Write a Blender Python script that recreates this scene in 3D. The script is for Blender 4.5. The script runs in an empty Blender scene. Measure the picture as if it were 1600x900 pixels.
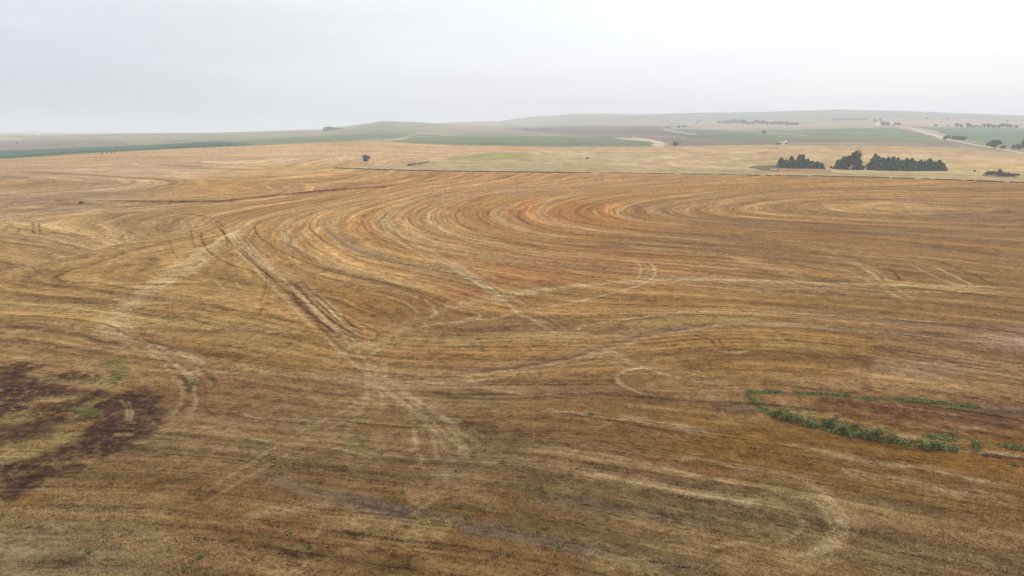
import bpy, bmesh, math, random
import numpy as np
from mathutils import Vector, Matrix
random.seed(7); rng = np.random.default_rng(7)
SC = bpy.context.scene; COL = SC.collection
R = math.radians

# ------------------------------------------------------------------ camera
CAMH = 30.0; F = 24/36*1600; HY = 203.0
PITCH = math.atan((450-HY)/F); SP, CP = math.sin(PITCH), math.cos(PITCH)
cam = bpy.data.cameras.new('camera'); cam.lens = 24; cam.sensor_width = 36
cam.clip_start = 0.5; cam.clip_end = 60000
cam_o = bpy.data.objects.new('camera', cam); COL.objects.link(cam_o)
cam_o.location = (0, 0, CAMH); cam_o.rotation_euler = (math.pi/2-PITCH, 0, 0)
SC.camera = cam_o
# ------------------------------------------------------------------ view
SC.view_settings.view_transform = 'Standard'; SC.view_settings.look = 'None'
SC.view_settings.exposure = 0.0; SC.view_settings.gamma = 1
SC.view_settings.use_curve_mapping = False
SC.cycles.max_bounces = 4; SC.cycles.diffuse_bounces = 2; SC.cycles.glossy_bounces = 1
SC.cycles.volume_bounces = 1; SC.cycles.transmission_bounces = 1
SC.cycles.use_denoising = True; SC.cycles.denoising_prefilter = 'ACCURATE'; SC.cycles.denoising_input_passes = 'RGB_ALBEDO_NORMAL'
# ------------------------------------------------------------------ world: overcast
SUN_EL, SUN_AZ = R(52), R(60)      # azimuth from +Y towards +X
w = bpy.data.worlds.new('World'); SC.world = w; w.use_nodes = True
nt = w.node_tree; nt.nodes.clear()
def N(nt, t, **k):
    n = nt.nodes.new(t)
    for a, b in k.items(): setattr(n, a, b)
    return n
def math_n(nt, op, a, b=None, c=None, clamp=False):
    n = N(nt, 'ShaderNodeMath', operation=op); n.use_clamp = clamp
    for i, v in enumerate((a, b, c)):
        if v is None: continue
        if hasattr(v, 'is_linked') or hasattr(v, 'links'): nt.links.new(v, n.inputs[i])
        else: n.inputs[i].default_value = v
    return n.outputs[0]
out = N(nt, 'ShaderNodeOutputWorld')
sky = N(nt, 'ShaderNodeTexSky'); sky.sky_type = 'NISHITA'; sky.sun_disc = False
sky.sun_elevation = SUN_EL; sky.sun_rotation = SUN_AZ; sky.dust_density = 4
b1 = N(nt, 'ShaderNodeBackground'); b1.inputs[1].default_value = 0.05
nt.links.new(sky.outputs[0], b1.inputs[0])
tc = N(nt, 'ShaderNodeTexCoord'); sep = N(nt, 'ShaderNodeSeparateXYZ')
nt.links.new(tc.outputs['Generated'], sep.inputs[0])
# cloud deck colour: blue grey low on the left, white to the right, brighter overhead
mr = N(nt, 'ShaderNodeMapRange', interpolation_type='SMOOTHSTEP'); mr.inputs[1].default_value = -0.75; mr.inputs[2].default_value = 0.2
nt.links.new(sep.outputs[0], mr.inputs[0])
m1 = N(nt, 'ShaderNodeMix', data_type='RGBA'); nt.links.new(mr.outputs[0], m1.inputs[0])
m1.inputs[6].default_value = (0.50, 0.56, 0.62, 1); m1.inputs[7].default_value = (0.765, 0.77, 0.84, 1)
mp = N(nt, 'ShaderNodeMapping'); mp.inputs['Scale'].default_value = (1.2, 1.2, 9)
nt.links.new(tc.outputs['Generated'], mp.inputs[0])
nz = N(nt, 'ShaderNodeTexNoise'); nz.inputs['Scale'].default_value = 1.6; nz.inputs['Detail'].default_value = 4; nz.inputs['Roughness'].default_value = 0.5
nt.links.new(mp.outputs[0], nz.inputs[0])
cl = N(nt, 'ShaderNodeMapRange'); cl.inputs[1].default_value = 0.3; cl.inputs[2].default_value = 0.7; cl.inputs[3].default_value = 0.915; cl.inputs[4].default_value = 1.06
nt.links.new(nz.outputs[0], cl.inputs[0])
mz = N(nt, 'ShaderNodeMapRange', interpolation_type='SMOOTHSTEP'); mz.inputs[1].default_value = 0.02; mz.inputs[2].default_value = 0.2; mz.inputs[3].default_value = 0; mz.inputs[4].default_value = 1
nt.links.new(sep.outputs[2], mz.inputs[0])
m2 = N(nt, 'ShaderNodeMix', data_type='RGBA'); nt.links.new(mz.outputs[0], m2.inputs[0])
nt.links.new(m1.outputs[2], m2.inputs[6])
m3 = N(nt, 'ShaderNodeMix', data_type='RGBA'); nt.links.new(mr.outputs[0], m3.inputs[0])
m3.inputs[6].default_value = (0.685, 0.70, 0.71, 1); m3.inputs[7].default_value = (0.86, 0.865, 0.88, 1)
nt.links.new(m3.outputs[2], m2.inputs[7])
up = math_n(nt, 'MULTIPLY_ADD', math_n(nt, 'MAXIMUM', math_n(nt, 'SUBTRACT', sep.outputs[2], 0.22), 0.0), 1.7, 1.0)
st = math_n(nt, 'MULTIPLY', up, cl.outputs[0])
b2 = N(nt, 'ShaderNodeBackground'); nt.links.new(m2.outputs[2], b2.inputs[0]); nt.links.new(st, b2.inputs[1])
ad = N(nt, 'ShaderNodeAddShader'); nt.links.new(b1.outputs[0], ad.inputs[0]); nt.links.new(b2.outputs[0], ad.inputs[1])
nt.links.new(ad.outputs[0], out.inputs[0])
# ------------------------------------------------------------------ sun (soft, through cloud)
sl = bpy.data.lights.new('sun', 'SUN'); sl.energy = 0.9; sl.angle = R(14); sl.color = (1, 0.95, 0.87)
so = bpy.data.objects.new('sun', sl); COL.objects.link(so)
sd = Vector((math.sin(SUN_AZ)*math.cos(SUN_EL), math.cos(SUN_AZ)*math.cos(SUN_EL), math.sin(SUN_EL)))
so.rotation_euler = sd.to_track_quat('Z', 'Y').to_euler()
KEXP = 2.15        # display brightness of a white surface in this light: colours read off the photo / KEXP = albedo

# ------------------------------------------------------------------ maths helpers
def lin(c):
    c = np.asarray(c, float)/255.0
    return np.where(c <= 0.04045, c/12.92, ((c+0.055)/1.055)**2.4)
def alb(c): return lin(c)/KEXP
TAB = np.random.default_rng(3).random(65536*2)
def hash3(i, j, k): return TAB[((i*73856093) ^ (j*19349663) ^ (k*83492791)) & 131071]
def noise3(x, y, z):
    xi, yi, zi = np.floor(x).astype(np.int64), np.floor(y).astype(np.int64), np.floor(z).astype(np.int64)
    fx, fy, fz = x-xi, y-yi, z-zi
    fx = fx*fx*(3-2*fx); fy = fy*fy*(3-2*fy); fz = fz*fz*(3-2*fz)
    r = 0
    for a in (0, 1):
        for b in (0, 1):
            for c in (0, 1):
                wgt = (fx if a else 1-fx)*(fy if b else 1-fy)*(fz if c else 1-fz)
                r = r+wgt*hash3(xi+a, yi+b, zi+c)
    return r
def noise2(x, y, s=0):
    xi, yi = np.floor(x).astype(np.int64), np.floor(y).astype(np.int64)
    fx, fy = x-xi, y-yi
    fx = fx*fx*(3-2*fx); fy = fy*fy*(3-2*fy)
    h = lambda i, j: hash3(i, j, np.int64(s))
    return (h(xi, yi)*(1-fx)+h(xi+1, yi)*fx)*(1-fy)+(h(xi, yi+1)*(1-fx)+h(xi+1, yi+1)*fx)*fy
def fbm2(x, y, s=0, o=3):
    r = 0; a = 0.5; t = 0
    for i in range(o):
        r = r+a*noise2(x*2**i+i*17.3, y*2**i-i*9.1, s+i); t += a; a *= 0.5
    return r/t
def sstep(a, b, x):
    t = np.clip((x-a)/(b-a), 0, 1); return t*t*(3-2*t)

# ------------------------------------------------------------------ terrain
XS = np.array([-700, 0, 150, 300, 400, 500, 550, 600, 650, 700, 780, 830, 900, 1000, 1100, 1200, 1300, 1400, 1500, 1600, 2300.])
KEY = {
 900:  [256, 248.5, 238.5, 231, 227, 222.5, 221.5, 221, 223.5, 226, 227.3, 228.5, 229.5, 229.5, 227.5, 226.5, 227, 228, 232, 240, 262],
 1300: [246, 241, 233, 226, 222, 218, 216, 215, 216, 217, 217, 217, 217, 217, 216, 215, 215, 216, 217, 222, 235],
 2600: [214, 213, 209.5, 207, 205, 202, 196, 188.5, 191, 194.5, 197.5, 198, 197, 196, 195, 194, 193, 193, 193, 194, 198],
 3100: [213.5, 213, 212, 211, 209, 207, 201, 194, 196, 199, 200, 196, 193, 191, 190, 189, 188, 188, 188, 189, 193],
 4200: [210, 210, 210, 210, 209, 208, 206, 204, 195, 191.5, 189.5, 182.5, 178, 178, 176, 174.5, 171.5, 173, 177, 181, 190],
 5200: [209, 209, 209, 209, 209, 209, 208, 208, 204, 204, 196, 189, 185, 184, 183, 182, 182, 182, 184, 188, 196],
 17000: [206.5]*21}
def dirs(px, py):
    px = np.asarray(px, float); py = np.asarray(py, float)
    a, b = (px-800)/F, (450-py)/F
    return a, CP+b*SP, -SP+b*CP
def elev(px, py):
    x, y, z = dirs(px, py); return z/np.hypot(x, y)
KR = np.array([620.]+sorted(KEY))
def key_z(pximg):
    zs = [np.zeros_like(pximg)]
    for r in sorted(KEY):
        zs.append(CAMH+r*elev(np.clip(pximg, -700, 2300), np.interp(pximg, XS, KEY[r])))
    return np.stack(zs)
def Hz(x, y):
    x = np.asarray(x, float); y = np.asarray(y, float)
    r = np.hypot(x, y); az = np.arctan2(x, y)
    pim = 800+1095*np.tan(np.clip(az, -1.0, 1.0))
    kz = key_z(pim)
    z = np.zeros_like(r)
    for i in range(len(KR)-1):
        m = (r >= KR[i]) & (r <= KR[i+1])
        t = (r-KR[i])/(KR[i+1]-KR[i])
        z = np.where(m, kz[i]*(1-t)+kz[i+1]*t, z)
    z = np.where(r > KR[-1], kz[-1], z)
    z = z+(fbm2(x/90, y/90, 5, 2)-0.5)*0.9*sstep(30, 150, r)
    z = z+(fbm2(x/260, y/260, 9, 3)-0.5)*7*sstep(950, 1800, r)*(1-0.6*sstep(4300, 6000, r))
    return z
RG = np.exp(np.linspace(math.log(12), math.log(16500), 3500))
def unproj(px, py):
    """photo pixels -> points on the terrain"""
    px = np.atleast_1d(np.asarray(px, float)); py = np.atleast_1d(np.asarray(py, float))
    X, Y, Z = dirs(px, py); h = np.hypot(X, Y); te = Z/h; sx, sy = X/h, Y/h
    out = np.zeros((len(px), 3))
    for s in range(0, len(px), 400):
        e = slice(s, s+400)
        gx = sx[e, None]*RG; gy = sy[e, None]*RG
        d = Hz(gx, gy)-(CAMH+te[e, None]*RG)
        i = np.argmax(d >= 0, axis=1); i[(d < 0).all(axis=1)] = len(RG)-1
        i = np.maximum(i, 1); k = np.arange(len(i))
        d0, d1 = d[k, i-1], d[k, i]
        t = np.clip(-d0/np.where(d1 == d0, 1, d1-d0), 0, 1)
        rr = RG[i-1]*(1-t)+RG[i]*t
        out[e, 0] = sx[e]*rr; out[e, 1] = sy[e]*rr
    out[:, 2] = Hz(out[:, 0], out[:, 1])
    return out
def proj(x, y, z):
    dz = z-CAMH
    dep = y*CP-dz*SP; upc = y*SP+dz*CP
    dep = np.where(dep < 1, 1, dep)
    return 800+F*x/dep, 450-F*upc/dep

# ------------------------------------------------------------------ traced lines of the field
VIEWS = {'A': (250, 280, 2.5), 'B': (0, 220, 2.5), 'C': (560, 260, 2.5), 'D': (960, 260, 2.5), 'E': (0, 540, 2.5), 'F': (480, 540, 2.5), 'G': (960, 540, 2.5), 'P': (0, 0, 1)}
def pts(v, s):
    ox, oy, k = VIEWS[v]
    a = np.array([[float(q) for q in p.split(',')] for p in s.split()])
    a = np.stack([ox+a[:, 0]/k, oy+a[:, 1]/k], 1)
    return a
def smooth(a, n=8):
    if len(a) < 3: 
        t = np.linspace(0, 1, 2+n)[:, None]; return a[0]*(1-t)+a[-1]*t
    P = np.vstack([2*a[0]-a[1], a, 2*a[-1]-a[-2]]); r = []
    for i in range(1, len(P)-2):
        for t in np.linspace(0, 1, n, endpoint=False):
            p0, p1, p2, p3 = P[i-1], P[i], P[i+1], P[i+2]
            r.append(0.5*((2*p1)+(-p0+p2)*t+(2*p0-5*p1+4*p2-p3)*t*t+(-p0+3*p1-3*p2+p3)*t**3))
    r.append(P[-2]); return np.array(r)
# kind: L pale straw, D dark rut, G grey soil, R red soil, O ochre stubble, Y yellow straw, P purple soil, W bleached, N green, K dark brown
# (view, kind, width m, strength, flow?, points)
ST = """
A L 5 .5 1|1215,25 1050,28 900,58 760,85 600,110 480,130 380,155 320,190
A W 2.2 .55 0|1050,28 900,58 760,85 600,110 480,130 380,155 320,190
A L 5.5 .8 0|320,190 240,240 120,310 30,370 -60,430
A W 1.6 .5 0|330,175 250,225 130,300
B L 7 .8 0|830,430 740,490 640,545 540,605 470,670 440,720 460,780 500,810
A D .8 .8 1|480,137 400,160 370,190 400,235 470,280 560,320 650,355 760,380 900,410 1000,440
A L 5.5 .5 1|760,92 620,120 520,152 480,185 500,235 560,280 640,315 740,350 850,385 960,410 1080,440
A W 1.4 .5 0|600,122 510,155 475,185 495,235 555,280
A D .8 .75 1|720,110 630,135 590,165 590,195 640,240 720,280 800,305 900,325 1050,345
A G 2.5 .45 0|700,140 660,150 640,175 690,230 780,280 880,310 1000,345 1150,385 1280,410
A L 6 .5 1|900,75 780,110 700,140 670,175 700,220 780,265 860,300 960,330 1100,350 1220,370
A W 1.2 .4 0|780,112 695,142 668,175 698,220
A R 6 .6 1|900,98 820,120 790,150 800,185 860,230 940,265 1030,285 1150,310 1300,340
A D .7 .6 0|810,130 785,160 820,210 900,250 960,270 1100,300
A L 6 .6 1|1130,28 1000,75 930,110 885,150 900,190 950,220 1040,250 1180,285 1350,315 1600,350
A W 1.3 .6 0|1050,32 960,80 895,120 865,150 878,190 920,230 980,270 1060,300 1150,350 1230,400 1310,450
A W .7 .7 0|1040,60 930,110 880,150 905,190 960,225 1020,262 1100,300 1200,370 1280,430
A K .6 .6 0|905,195 960,245 1010,280 1080,310
A D .8 .75 1|1010,110 975,140 980,170 1030,205 1120,235 1250,260 1400,290 1600,320
A R 5 .6 0|1050,105 1010,135 1010,165 1060,200 1160,230 1300,262 1450,290
A L 5.5 .6 1|1200,60 1120,90 1060,120 1050,150 1090,190 1180,225 1300,255 1450,290 1600,310
A W 1 .45 0|1120,92 1058,120 1048,150 1085,190 1175,225
A D .9 .85 1|1250,95 1170,120 1155,145 1180,180 1260,215 1370,245 1500,270 1600,285
A R 5 .6 0|1300,85 1220,115 1200,140 1235,175 1320,205 1450,235 1600,260
A D .7 .7 0|1300,110 1245,130 1245,150 1290,180 1400,215
A L 4.5 .55 1|1430,80 1350,110 1315,135 1340,165 1420,195 1520,220 1600,235
A W 1 .5 0|1430,82 1350,112 1318,135 1340,163 1420,193 1600,232
A R 5 .6 0|1500,90 1430,115 1400,135 1430,160 1500,185 1600,205
A D .8 .8 0|1440,115 1400,140 1420,165 1480,190 1600,215
C L 4.5 .6 1|900,95 760,130 710,165 715,195 760,220 860,240 1000,255 1150,270 1350,290 1600,320
C W 1 .7 0|930,108 800,140 735,172 745,195 800,222 900,242
C W 1 .6 0|900,98 760,132 705,168 712,195 770,222 900,243 1100,268
C D .8 .7 0|620,180 640,210 720,240 850,262 1000,275 1250,300 1600,345
C R 9 .6 0|1100,95 950,120 840,150 830,180 880,208 1000,232 1200,250 1500,270
C D .8 .85 1|800,160 785,178 800,195 860,215 1000,240 1200,260 1600,280
C D .6 .6 0|870,160 850,178 865,195 910,213 960,225
C D .6 .6 0|905,160 885,178 900,193 940,208
C D .7 .85 0|955,165 942,180 955,195 985,208
C D .7 .85 0|990,168 975,182 990,196 1020,208
C L 4 .75 1|1430,95 1300,110 1150,130 1050,155 1010,180 1040,200 1130,215 1300,225
C W 1.2 .8 0|1430,95 1300,110 1150,130 1050,155 1012,180 1040,198 1130,213
C G 5 .5 0|1350,110 1180,135 1090,158 1060,180 1090,200 1150,212
C W 1 .5 0|1150,170 1130,182 1160,195
C W .8 .4 0|1200,165 1170,180 1210,198
C W .8 .4 0|1250,150 1220,180 1260,196
C W .8 .4 0|1320,140 1280,175 1310,195
C L 3 .35 1|1600,115 1450,135 1340,155 1280,178 1330,200 1450,212 1600,220
C L 5 .4 1|560,95 430,105 320,140 280,170
C L 6 .35 0|700,95 500,92 350,95 200,110
C R 14 .45 0|560,80 800,85 1100,85 1400,75 1600,90
D D .7 .9 1|200,212 400,238 600,256 850,268 1100,290 1300,318 1450,340 1600,370
D D .8 .6 1|0,240 300,265 600,290 850,320 1050,350 1250,370 1400,420 1480,465
D D .7 .6 1|0,290 300,330 550,360 800,400 900,440
D K 1 .5 0|700,325 850,350 960,375 1060,400 1100,425 1120,450
D K .7 .7 0|960,385 1030,420 1050,445
D K .7 .6 0|1065,395 1100,420 1115,448
D D .6 .6 0|1200,355 1300,385 1400,425 1500,468
D D .6 .5 0|1350,360 1450,385 1540,430 1600,460
D L 5 .5 1|440,350 600,395 700,430 780,462
D L 4 .6 0|820,345 940,375 1010,410 1060,450
D W .8 .7 0|900,370 980,400 1040,450
D W .8 .7 0|1150,380 1230,420 1330,462
D W .8 .8 0|1240,385 1320,425 1400,466
D L 9 .4 0|700,300 850,330 1000,350 1150,365 1250,385
D W .6 .6 0|850,400 900,405 960,430 1010,460
D L 5 .65 1|1600,485 1400,475 1150,465 900,462 700,455 500,445 300,440 150,445 0,455 -150,470 -300,485 -400,500 -520,525 -620,550 -700,580
D W 1.2 .8 0|1600,478 1400,468 1150,462 900,458 700,452 500,445 300,440 150,445 0,455 -150,468 -300,483 -400,498 -500,515
D W 1 .55 0|1600,500 1400,490 1100,490 1000,480 800,475 600,480 400,470
D W .6 .6 0|1090,455 1120,490 1180,520
D W .6 .6 0|1030,460 1090,500 1130,520
D W .6 .5 0|620,430 680,450 780,480 850,500
D K 9 .35 0|500,400 650,425 800,440 950,450
D O 6 .6 1|0,540 250,530 500,525 750,525 1000,530 1200,550
D W .8 .6 1|0,605 150,582 300,567 450,570 700,575 900,583 1150,600 1370,615
D K 2 .4 0|1000,600 1200,610 1400,620 1500,625
D G 4 .55 0|700,585 900,595 1100,610 1300,625
D G 3 .6 1|0,695 100,657 200,640 300,632 450,622 700,625 900,640 1150,655 1350,670
D W .8 .6 0|450,618 700,625 900,640 1150,657 1350,680 1600,690
D W .7 .5 0|300,628 500,615 700,618
D K 5 .75 1|250,790 330,765 430,747 600,740 700,745 800,745 950,755 1100,762
D K 4 .75 0|1000,705 1080,715 1200,722
D K 5 .65 0|1130,660 1230,660 1340,655 1420,640
D O 5 .6 0|450,660 600,675 800,690 950,705
D Y 5 .55 1|0,640 150,620 300,600 450,600 600,610
D L 5 .5 0|1280,720 1450,760 1600,790
D W .7 .55 0|1180,765 1350,775 1500,790 1600,800
D O 4 .6 0|1350,840 1480,845 1600,860
D O 3 .5 1|350,790 500,790 700,800 900,815 1000,820
D K .8 .8 0|300,655 370,675 400,705
D K .6 .7 0|330,650 400,670 425,700
D W 1.2 .6 0|400,720 480,725 520,715
D W .9 .9 0|130,785 60,795 8,825 50,865 115,890
D K 3 .6 0|0,800 10,840 50,875
D W 1.2 .5 0|-60,700 100,780 200,810 330,840 480,860
D W .6 .5 0|-160,700 -20,760 60,790
D W .6 .5 0|130,785 250,800 350,820 470,850
D Y 6 .45 0|560,690 700,700 900,720
D L 6 .5 0|1300,800 1450,830 1600,850
C W .8 .75 0|1060,362 1095,380 1105,410 1090,440
C W .8 .75 0|1130,370 1158,400 1145,440 1080,470 950,505 800,540 650,560
C L .8 .5 0|1100,365 1130,400 1120,440
C W .9 .6 0|650,560 540,590 460,600 300,615 200,640
C L 4 .5 0|760,470 650,490 560,520 500,560
C W .9 .65 1|0,455 100,470 200,500 270,530 300,560 290,585 200,600
C W .9 .5 0|0,485 120,510 200,540 240,575
C W .8 .6 0|430,565 470,575 455,600 350,615
C K 6 .5 0|330,590 400,580 450,575
C R 14 .85 0|330,490 400,500 500,505
C R 9 .75 0|330,510 380,525 440,520
C R 8 .7 0|560,440 700,455 820,455 900,450
C R 7 .5 1|0,380 200,400 400,440 550,460
C D .9 .5 0|0,420 200,430 350,460
C G 3 .5 0|180,430 300,450 400,465 480,475
C W .9 .7 0|360,360 440,420 520,480 600,550 650,590 780,620
C W .7 .6 0|400,400 500,460 560,510
C K .6 .5 0|330,350 430,420
C W .6 .6 0|470,415 540,440
C R 5 .5 1|560,330 800,370 1000,390 1060,400
C R 5 .4 0|950,375 1150,400 1400,420 1550,435
C D .8 .6 0|560,370 750,400 900,430 1000,440
C D .7 .6 1|1150,395 1350,410 1600,440
C D .7 .6 0|500,280 700,310 900,320 1200,350 1500,380 1600,390
C L 5 .4 1|500,300 700,330 900,345 1100,370 1300,385 1600,420
C L 5 .35 0|800,300 1000,310 1300,330 1600,370
C K .6 .6 0|780,605 830,640
C K .6 .5 0|740,600 800,640
C G 3.2 .7 1|200,820 400,802 600,777 780,747 900,720 1000,690 1100,660 1200,640 1300,632 1450,615
C K 1.2 .6 0|400,810 600,785 780,755 900,730
C W 1 .55 1|0,862 300,835 600,797 900,747 1000,715 1120,675
C W 1 .4 0|330,860 600,815 900,765 1050,740
C K 2 .45 0|900,655 1000,635 1060,600 1200,590
C W .9 .6 0|830,645 900,620 1000,603 1100,590 1200,580 1300,567
C Y 7 .4 1|0,700 200,690 400,690 600,660 800,660 900,690
C K 6 .35 1|300,660 500,650 700,630 900,620
C O 4 .45 0|850,545 1000,540 1200,535 1400,530
C K 3 .5 0|1180,640 1240,635 1300,640
A K 6 .35 1|980,620 1200,590 1400,570 1600,540
A W .9 .4 0|1000,570 1150,560 1250,530
A K .7 .8 0|240,190 270,240 320,290 380,340 450,395
A W .6 .9 0|262,185 300,235 345,290 410,340 470,380
A W .6 .9 0|280,190 320,240 370,290 450,330
A K .6 .7 0|320,215 350,260 400,315
A W .6 .8 0|300,195 340,240 380,280 430,315
A K .5 .7 0|345,230 380,275 430,310
A L 5 .3 0|270,180 300,240 360,300 440,350 520,390
A K .7 .6 0|215,175 240,200 260,240
A K .9 .9 0|500,430 560,500 640,570 730,625
A K .7 .9 0|450,398 520,410 600,490 690,565 780,620
A K .7 .9 0|490,395 580,440 650,510 740,580 800,615
A K .7 .9 0|550,395 610,445 680,505 740,560 800,600
A K .7 .7 0|470,420 545,470 610,540 700,610
A W .8 .8 0|510,420 600,500 690,590 780,640
A W .7 .8 0|540,410 640,490 720,565 800,625
A W .7 .7 0|570,410 650,475 720,540
A L 5 .2 0|470,400 570,480 660,560 760,630
A K 3 .4 0|390,340 440,370 490,400 570,400
A K .5 .5 0|415,350 415,400 405,450 390,480
A K .5 .4 0|440,380 430,420 420,470
A L 7 .6 0|720,630 780,640 830,630 880,650
A W 1 .7 0|760,650 800,640 850,660 820,690
A W .8 .5 0|600,700 700,690 760,640
A L 3 .4 0|620,720 700,690 780,640 900,610 1000,560
A K .6 .6 0|780,560 850,600 830,630
A D .6 .5 1|0,505 200,515 400,540 560,560 700,590
A L 5 .5 1|0,555 150,560 300,575 450,590 560,600
A K 5 .35 1|0,590 200,610 400,640 560,650
A Y 6 .5 0|150,610 300,620 450,650 600,660
A K 3 .4 1|100,690 300,690 500,700 700,720
A R 4 .5 0|300,440 450,470 600,480 750,490
A O 5 .5 1|350,430 500,440 700,440 900,460 1050,490
A W .6 .5 0|220,390 250,430 300,440
A W .6 .5 0|290,395 320,430
B D .8 .85 0|785,350 790,390 820,435 880,475 960,500 1060,535
B K .6 .6 0|745,340 752,390 765,420
B K .6 .5 0|665,380 670,420 700,465
B K .7 .6 0|690,285 770,290 840,310 880,345
B K .5 .5 0|640,290 720,310 740,330
B K .6 .5 0|840,360 870,390 900,400
B K .6 .6 0|855,340 880,370 890,420
B W 4 .28 0|830,430 740,490 640,545 540,605 470,670 440,720 455,770
B W 1.2 .35 0|880,420 790,480 690,540 590,600 520,660 500,720 500,790
B W 2.2 .5 0|0,520 100,490 200,465 330,435 450,405 560,390 680,370 760,345
B L 6 .3 0|0,525 100,495 200,468 330,438 450,408
B K 2.6 .7 0|165,258 230,258
B D 8 1 0|380,239 550,241 750,242 870,240 940,232 1100,215 1250,200 1400,188 1500,182 1570,178
B P 1.5 .6 0|550,241 750,242 870,240 940,232 1100,215 1250,200 1400,188
B W 3 .4 0|0,255 150,240 350,245 600,255
B L 5 .4 2|600,265 400,270 200,280 0,290
B W 2 .4 0|0,287 200,282 400,272
B W 1 .6 0|0,295 130,310 190,322 185,335 120,350
B K .7 .6 0|128,318 130,365
B K .7 .6 0|150,320 158,365
B K .8 .5 0|80,340 60,370
B K .8 .5 0|30,330 10,360
B G 3 .5 0|580,325 680,332 740,328
B W 1 .5 0|590,320 660,318
B W 4 .6 2|900,70 600,72 450,82 340,102
B W 4 .5 0|250,102 150,108 60,112
B D 2 .5 2|700,157 600,150 300,130 60,118
B O 4 .6 2|420,235 600,200 700,172 740,155 700,145
B O 5 .5 0|700,190 800,165 860,150
B L 6 .5 2|900,215 700,220 400,235 0,245
B L 3 .4 0|1040,180 1060,155 1120,135 1250,130
B D 1 .5 2|1560,172 1400,168 1120,160
B O 4 .7 0|900,105 1100,95 1250,85 1350,80
B W 3 .6 0|1150,105 1250,85 1400,70 1500,62
B D 1.5 .5 2|800,100 700,98 600,95
B D 1.5 .5 2|1000,115 850,110 700,105
B R 8 .4 0|1150,60 1300,50 1450,55 1550,40
B L 4 .3 2|1250,215 1000,240 800,258
B D .8 .9 1|0,682 200,688 350,705 430,722 500,765 560,790
B W .9 .6 0|100,700 250,715 400,730 480,760
B Y 5 .5 1|0,640 150,640 300,650 420,670
B L 4 .45 1|0,760 200,740 400,760
B Y 6 .55 0|560,695 700,705 900,715 1100,722
B G 3 .35 1|400,600 600,620 800,630 1000,640
B K 2 .5 1|500,560 700,560 900,570
B D .7 .5 1|0,395 200,420 350,450
B D .7 .5 1|500,460 700,468 850,480
B D .8 .5 1|0,560 300,570 600,560 900,555
B D .8 .5 1|0,600 200,610 450,620
B K 2 .4 1|500,730 700,740 900,745 1200,760
B K 2 .5 1|0,730 150,730 350,770 500,800
B D .8 .5 1|500,640 800,650 1100,680
B D .8 .5 1|0,470 60,490 120,515
B K .6 .6 0|120,485 150,515 200,520
B W .8 .5 0|440,560 500,552
B K 1.2 .7 0|540,770 640,800 700,820
B R 2 .6 0|530,755 600,775
B W 1.2 .6 0|440,730 520,780 640,810 760,850 800,880
B L 5 .5 0|480,790 620,820 760,870 850,900
E W .9 .6 0|600,40 680,70 740,110 780,140
E G 3 .4 0|640,30 760,60 800,90
E K .9 .8 0|700,110 730,150 740,190
E K .9 .8 0|740,110 765,160 780,200
E K .9 .6 0|790,90 830,130 850,160
E K .9 .7 0|575,240 600,280 640,310
E K .8 .6 0|640,310 700,260 740,220
E L 4 .5 1|850,90 1000,98 1200,112 1400,130 1600,165
E G 4 .35 1|1000,110 1200,130 1400,140 1600,150
E K 2 .4 1|850,150 1100,165 1300,190 1500,190
E O 3 .5 1|1200,300 1400,310 1600,330
E O 3 .5 0|950,330 1050,350 1150,370
E W .8 .4 1|900,250 1000,280 1200,290 1400,310
E L 2 .4 0|1030,270 1080,240 1150,200
E G 2.5 .5 1|960,480 1060,510 1200,560 1350,590 1500,640 1600,660
E K 2 .4 0|640,640 750,600 850,560
E K 1.6 .4 0|550,540 700,530 800,500
E O 2.4 .45 0|450,560 560,540 640,530
E K 3 .45 1|850,740 1000,760 1150,790 1300,830
E L 2.5 .4 1|430,790 600,760 800,780 950,820
E L 3 .5 1|950,870 1000,840 1100,860 1250,890
E K 2 .45 0|150,840 250,830 350,850
E Y 4 .4 0|0,640 100,650 220,640
E O 2 .7 0|60,590 130,600 220,580
E W 2 .4 0|950,690 1100,640 1300,620
E Y 3 .4 0|400,690 550,670 700,650
E N 3 .45 0|1350,370 1440,400
E N 2.5 .45 0|440,40 470,140
E N 1.6 .6 0|440,125 480,130
E N 2 .5 0|740,140 760,160
E L 5 .5 0|350,50 360,110 480,150
E N 3 .4 0|930,380 1050,375
F W .9 .55 0|240,60 233,100 238,130 230,200 205,270
F W .9 .55 0|300,60 308,100 300,140
F W .6 .5 0|270,60 268,130 290,200 290,270
F W .8 .6 0|300,160 360,210 430,260 500,310 560,360 600,400 605,440
F W .8 .6 0|330,165 420,210 500,255 560,300 620,350 680,395
F K .9 .6 0|340,190 400,235 450,280 480,320
F K .9 .5 0|470,240 540,290 590,340
F K 2.2 .6 0|600,370 640,385
F W .8 .5 0|410,330 425,370 415,420
F W .8 .5 0|480,340 500,400 500,450
F L 6 .5 0|240,130 330,160 440,200 500,270
F G 4 .5 0|480,560 560,520 640,470
F L 5 .45 0|380,600 460,560 560,540 680,560
F L 3 .45 1|0,110 150,130 300,150 450,150 700,160 900,190
F W .8 .5 1|400,150 560,150 700,165 850,190 1000,195
F W .7 .4 1|600,200 800,200 1000,185 1150,180
F K 2 .5 1|440,180 600,200 800,205
F N 1.6 .5 0|700,225 760,235
F G 3 .4 0|560,210 700,230 800,250
F P 2 .7 1|580,300 680,310 750,300
F P 2.4 .55 1|640,335 800,350 980,345
F K 2 .35 0|720,370 900,390 1080,400
F D .8 .6 1|0,285 150,295 350,318 450,325
F O 2.2 .5 1|100,305 300,315 420,325
F W .7 .5 1|0,280 150,290 350,310 500,320
F O 3 .55 1|930,240 1100,265 1250,290 1400,315 1540,340
F K .9 .8 1|960,255 1100,280 1250,300 1400,330 1500,340
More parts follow.
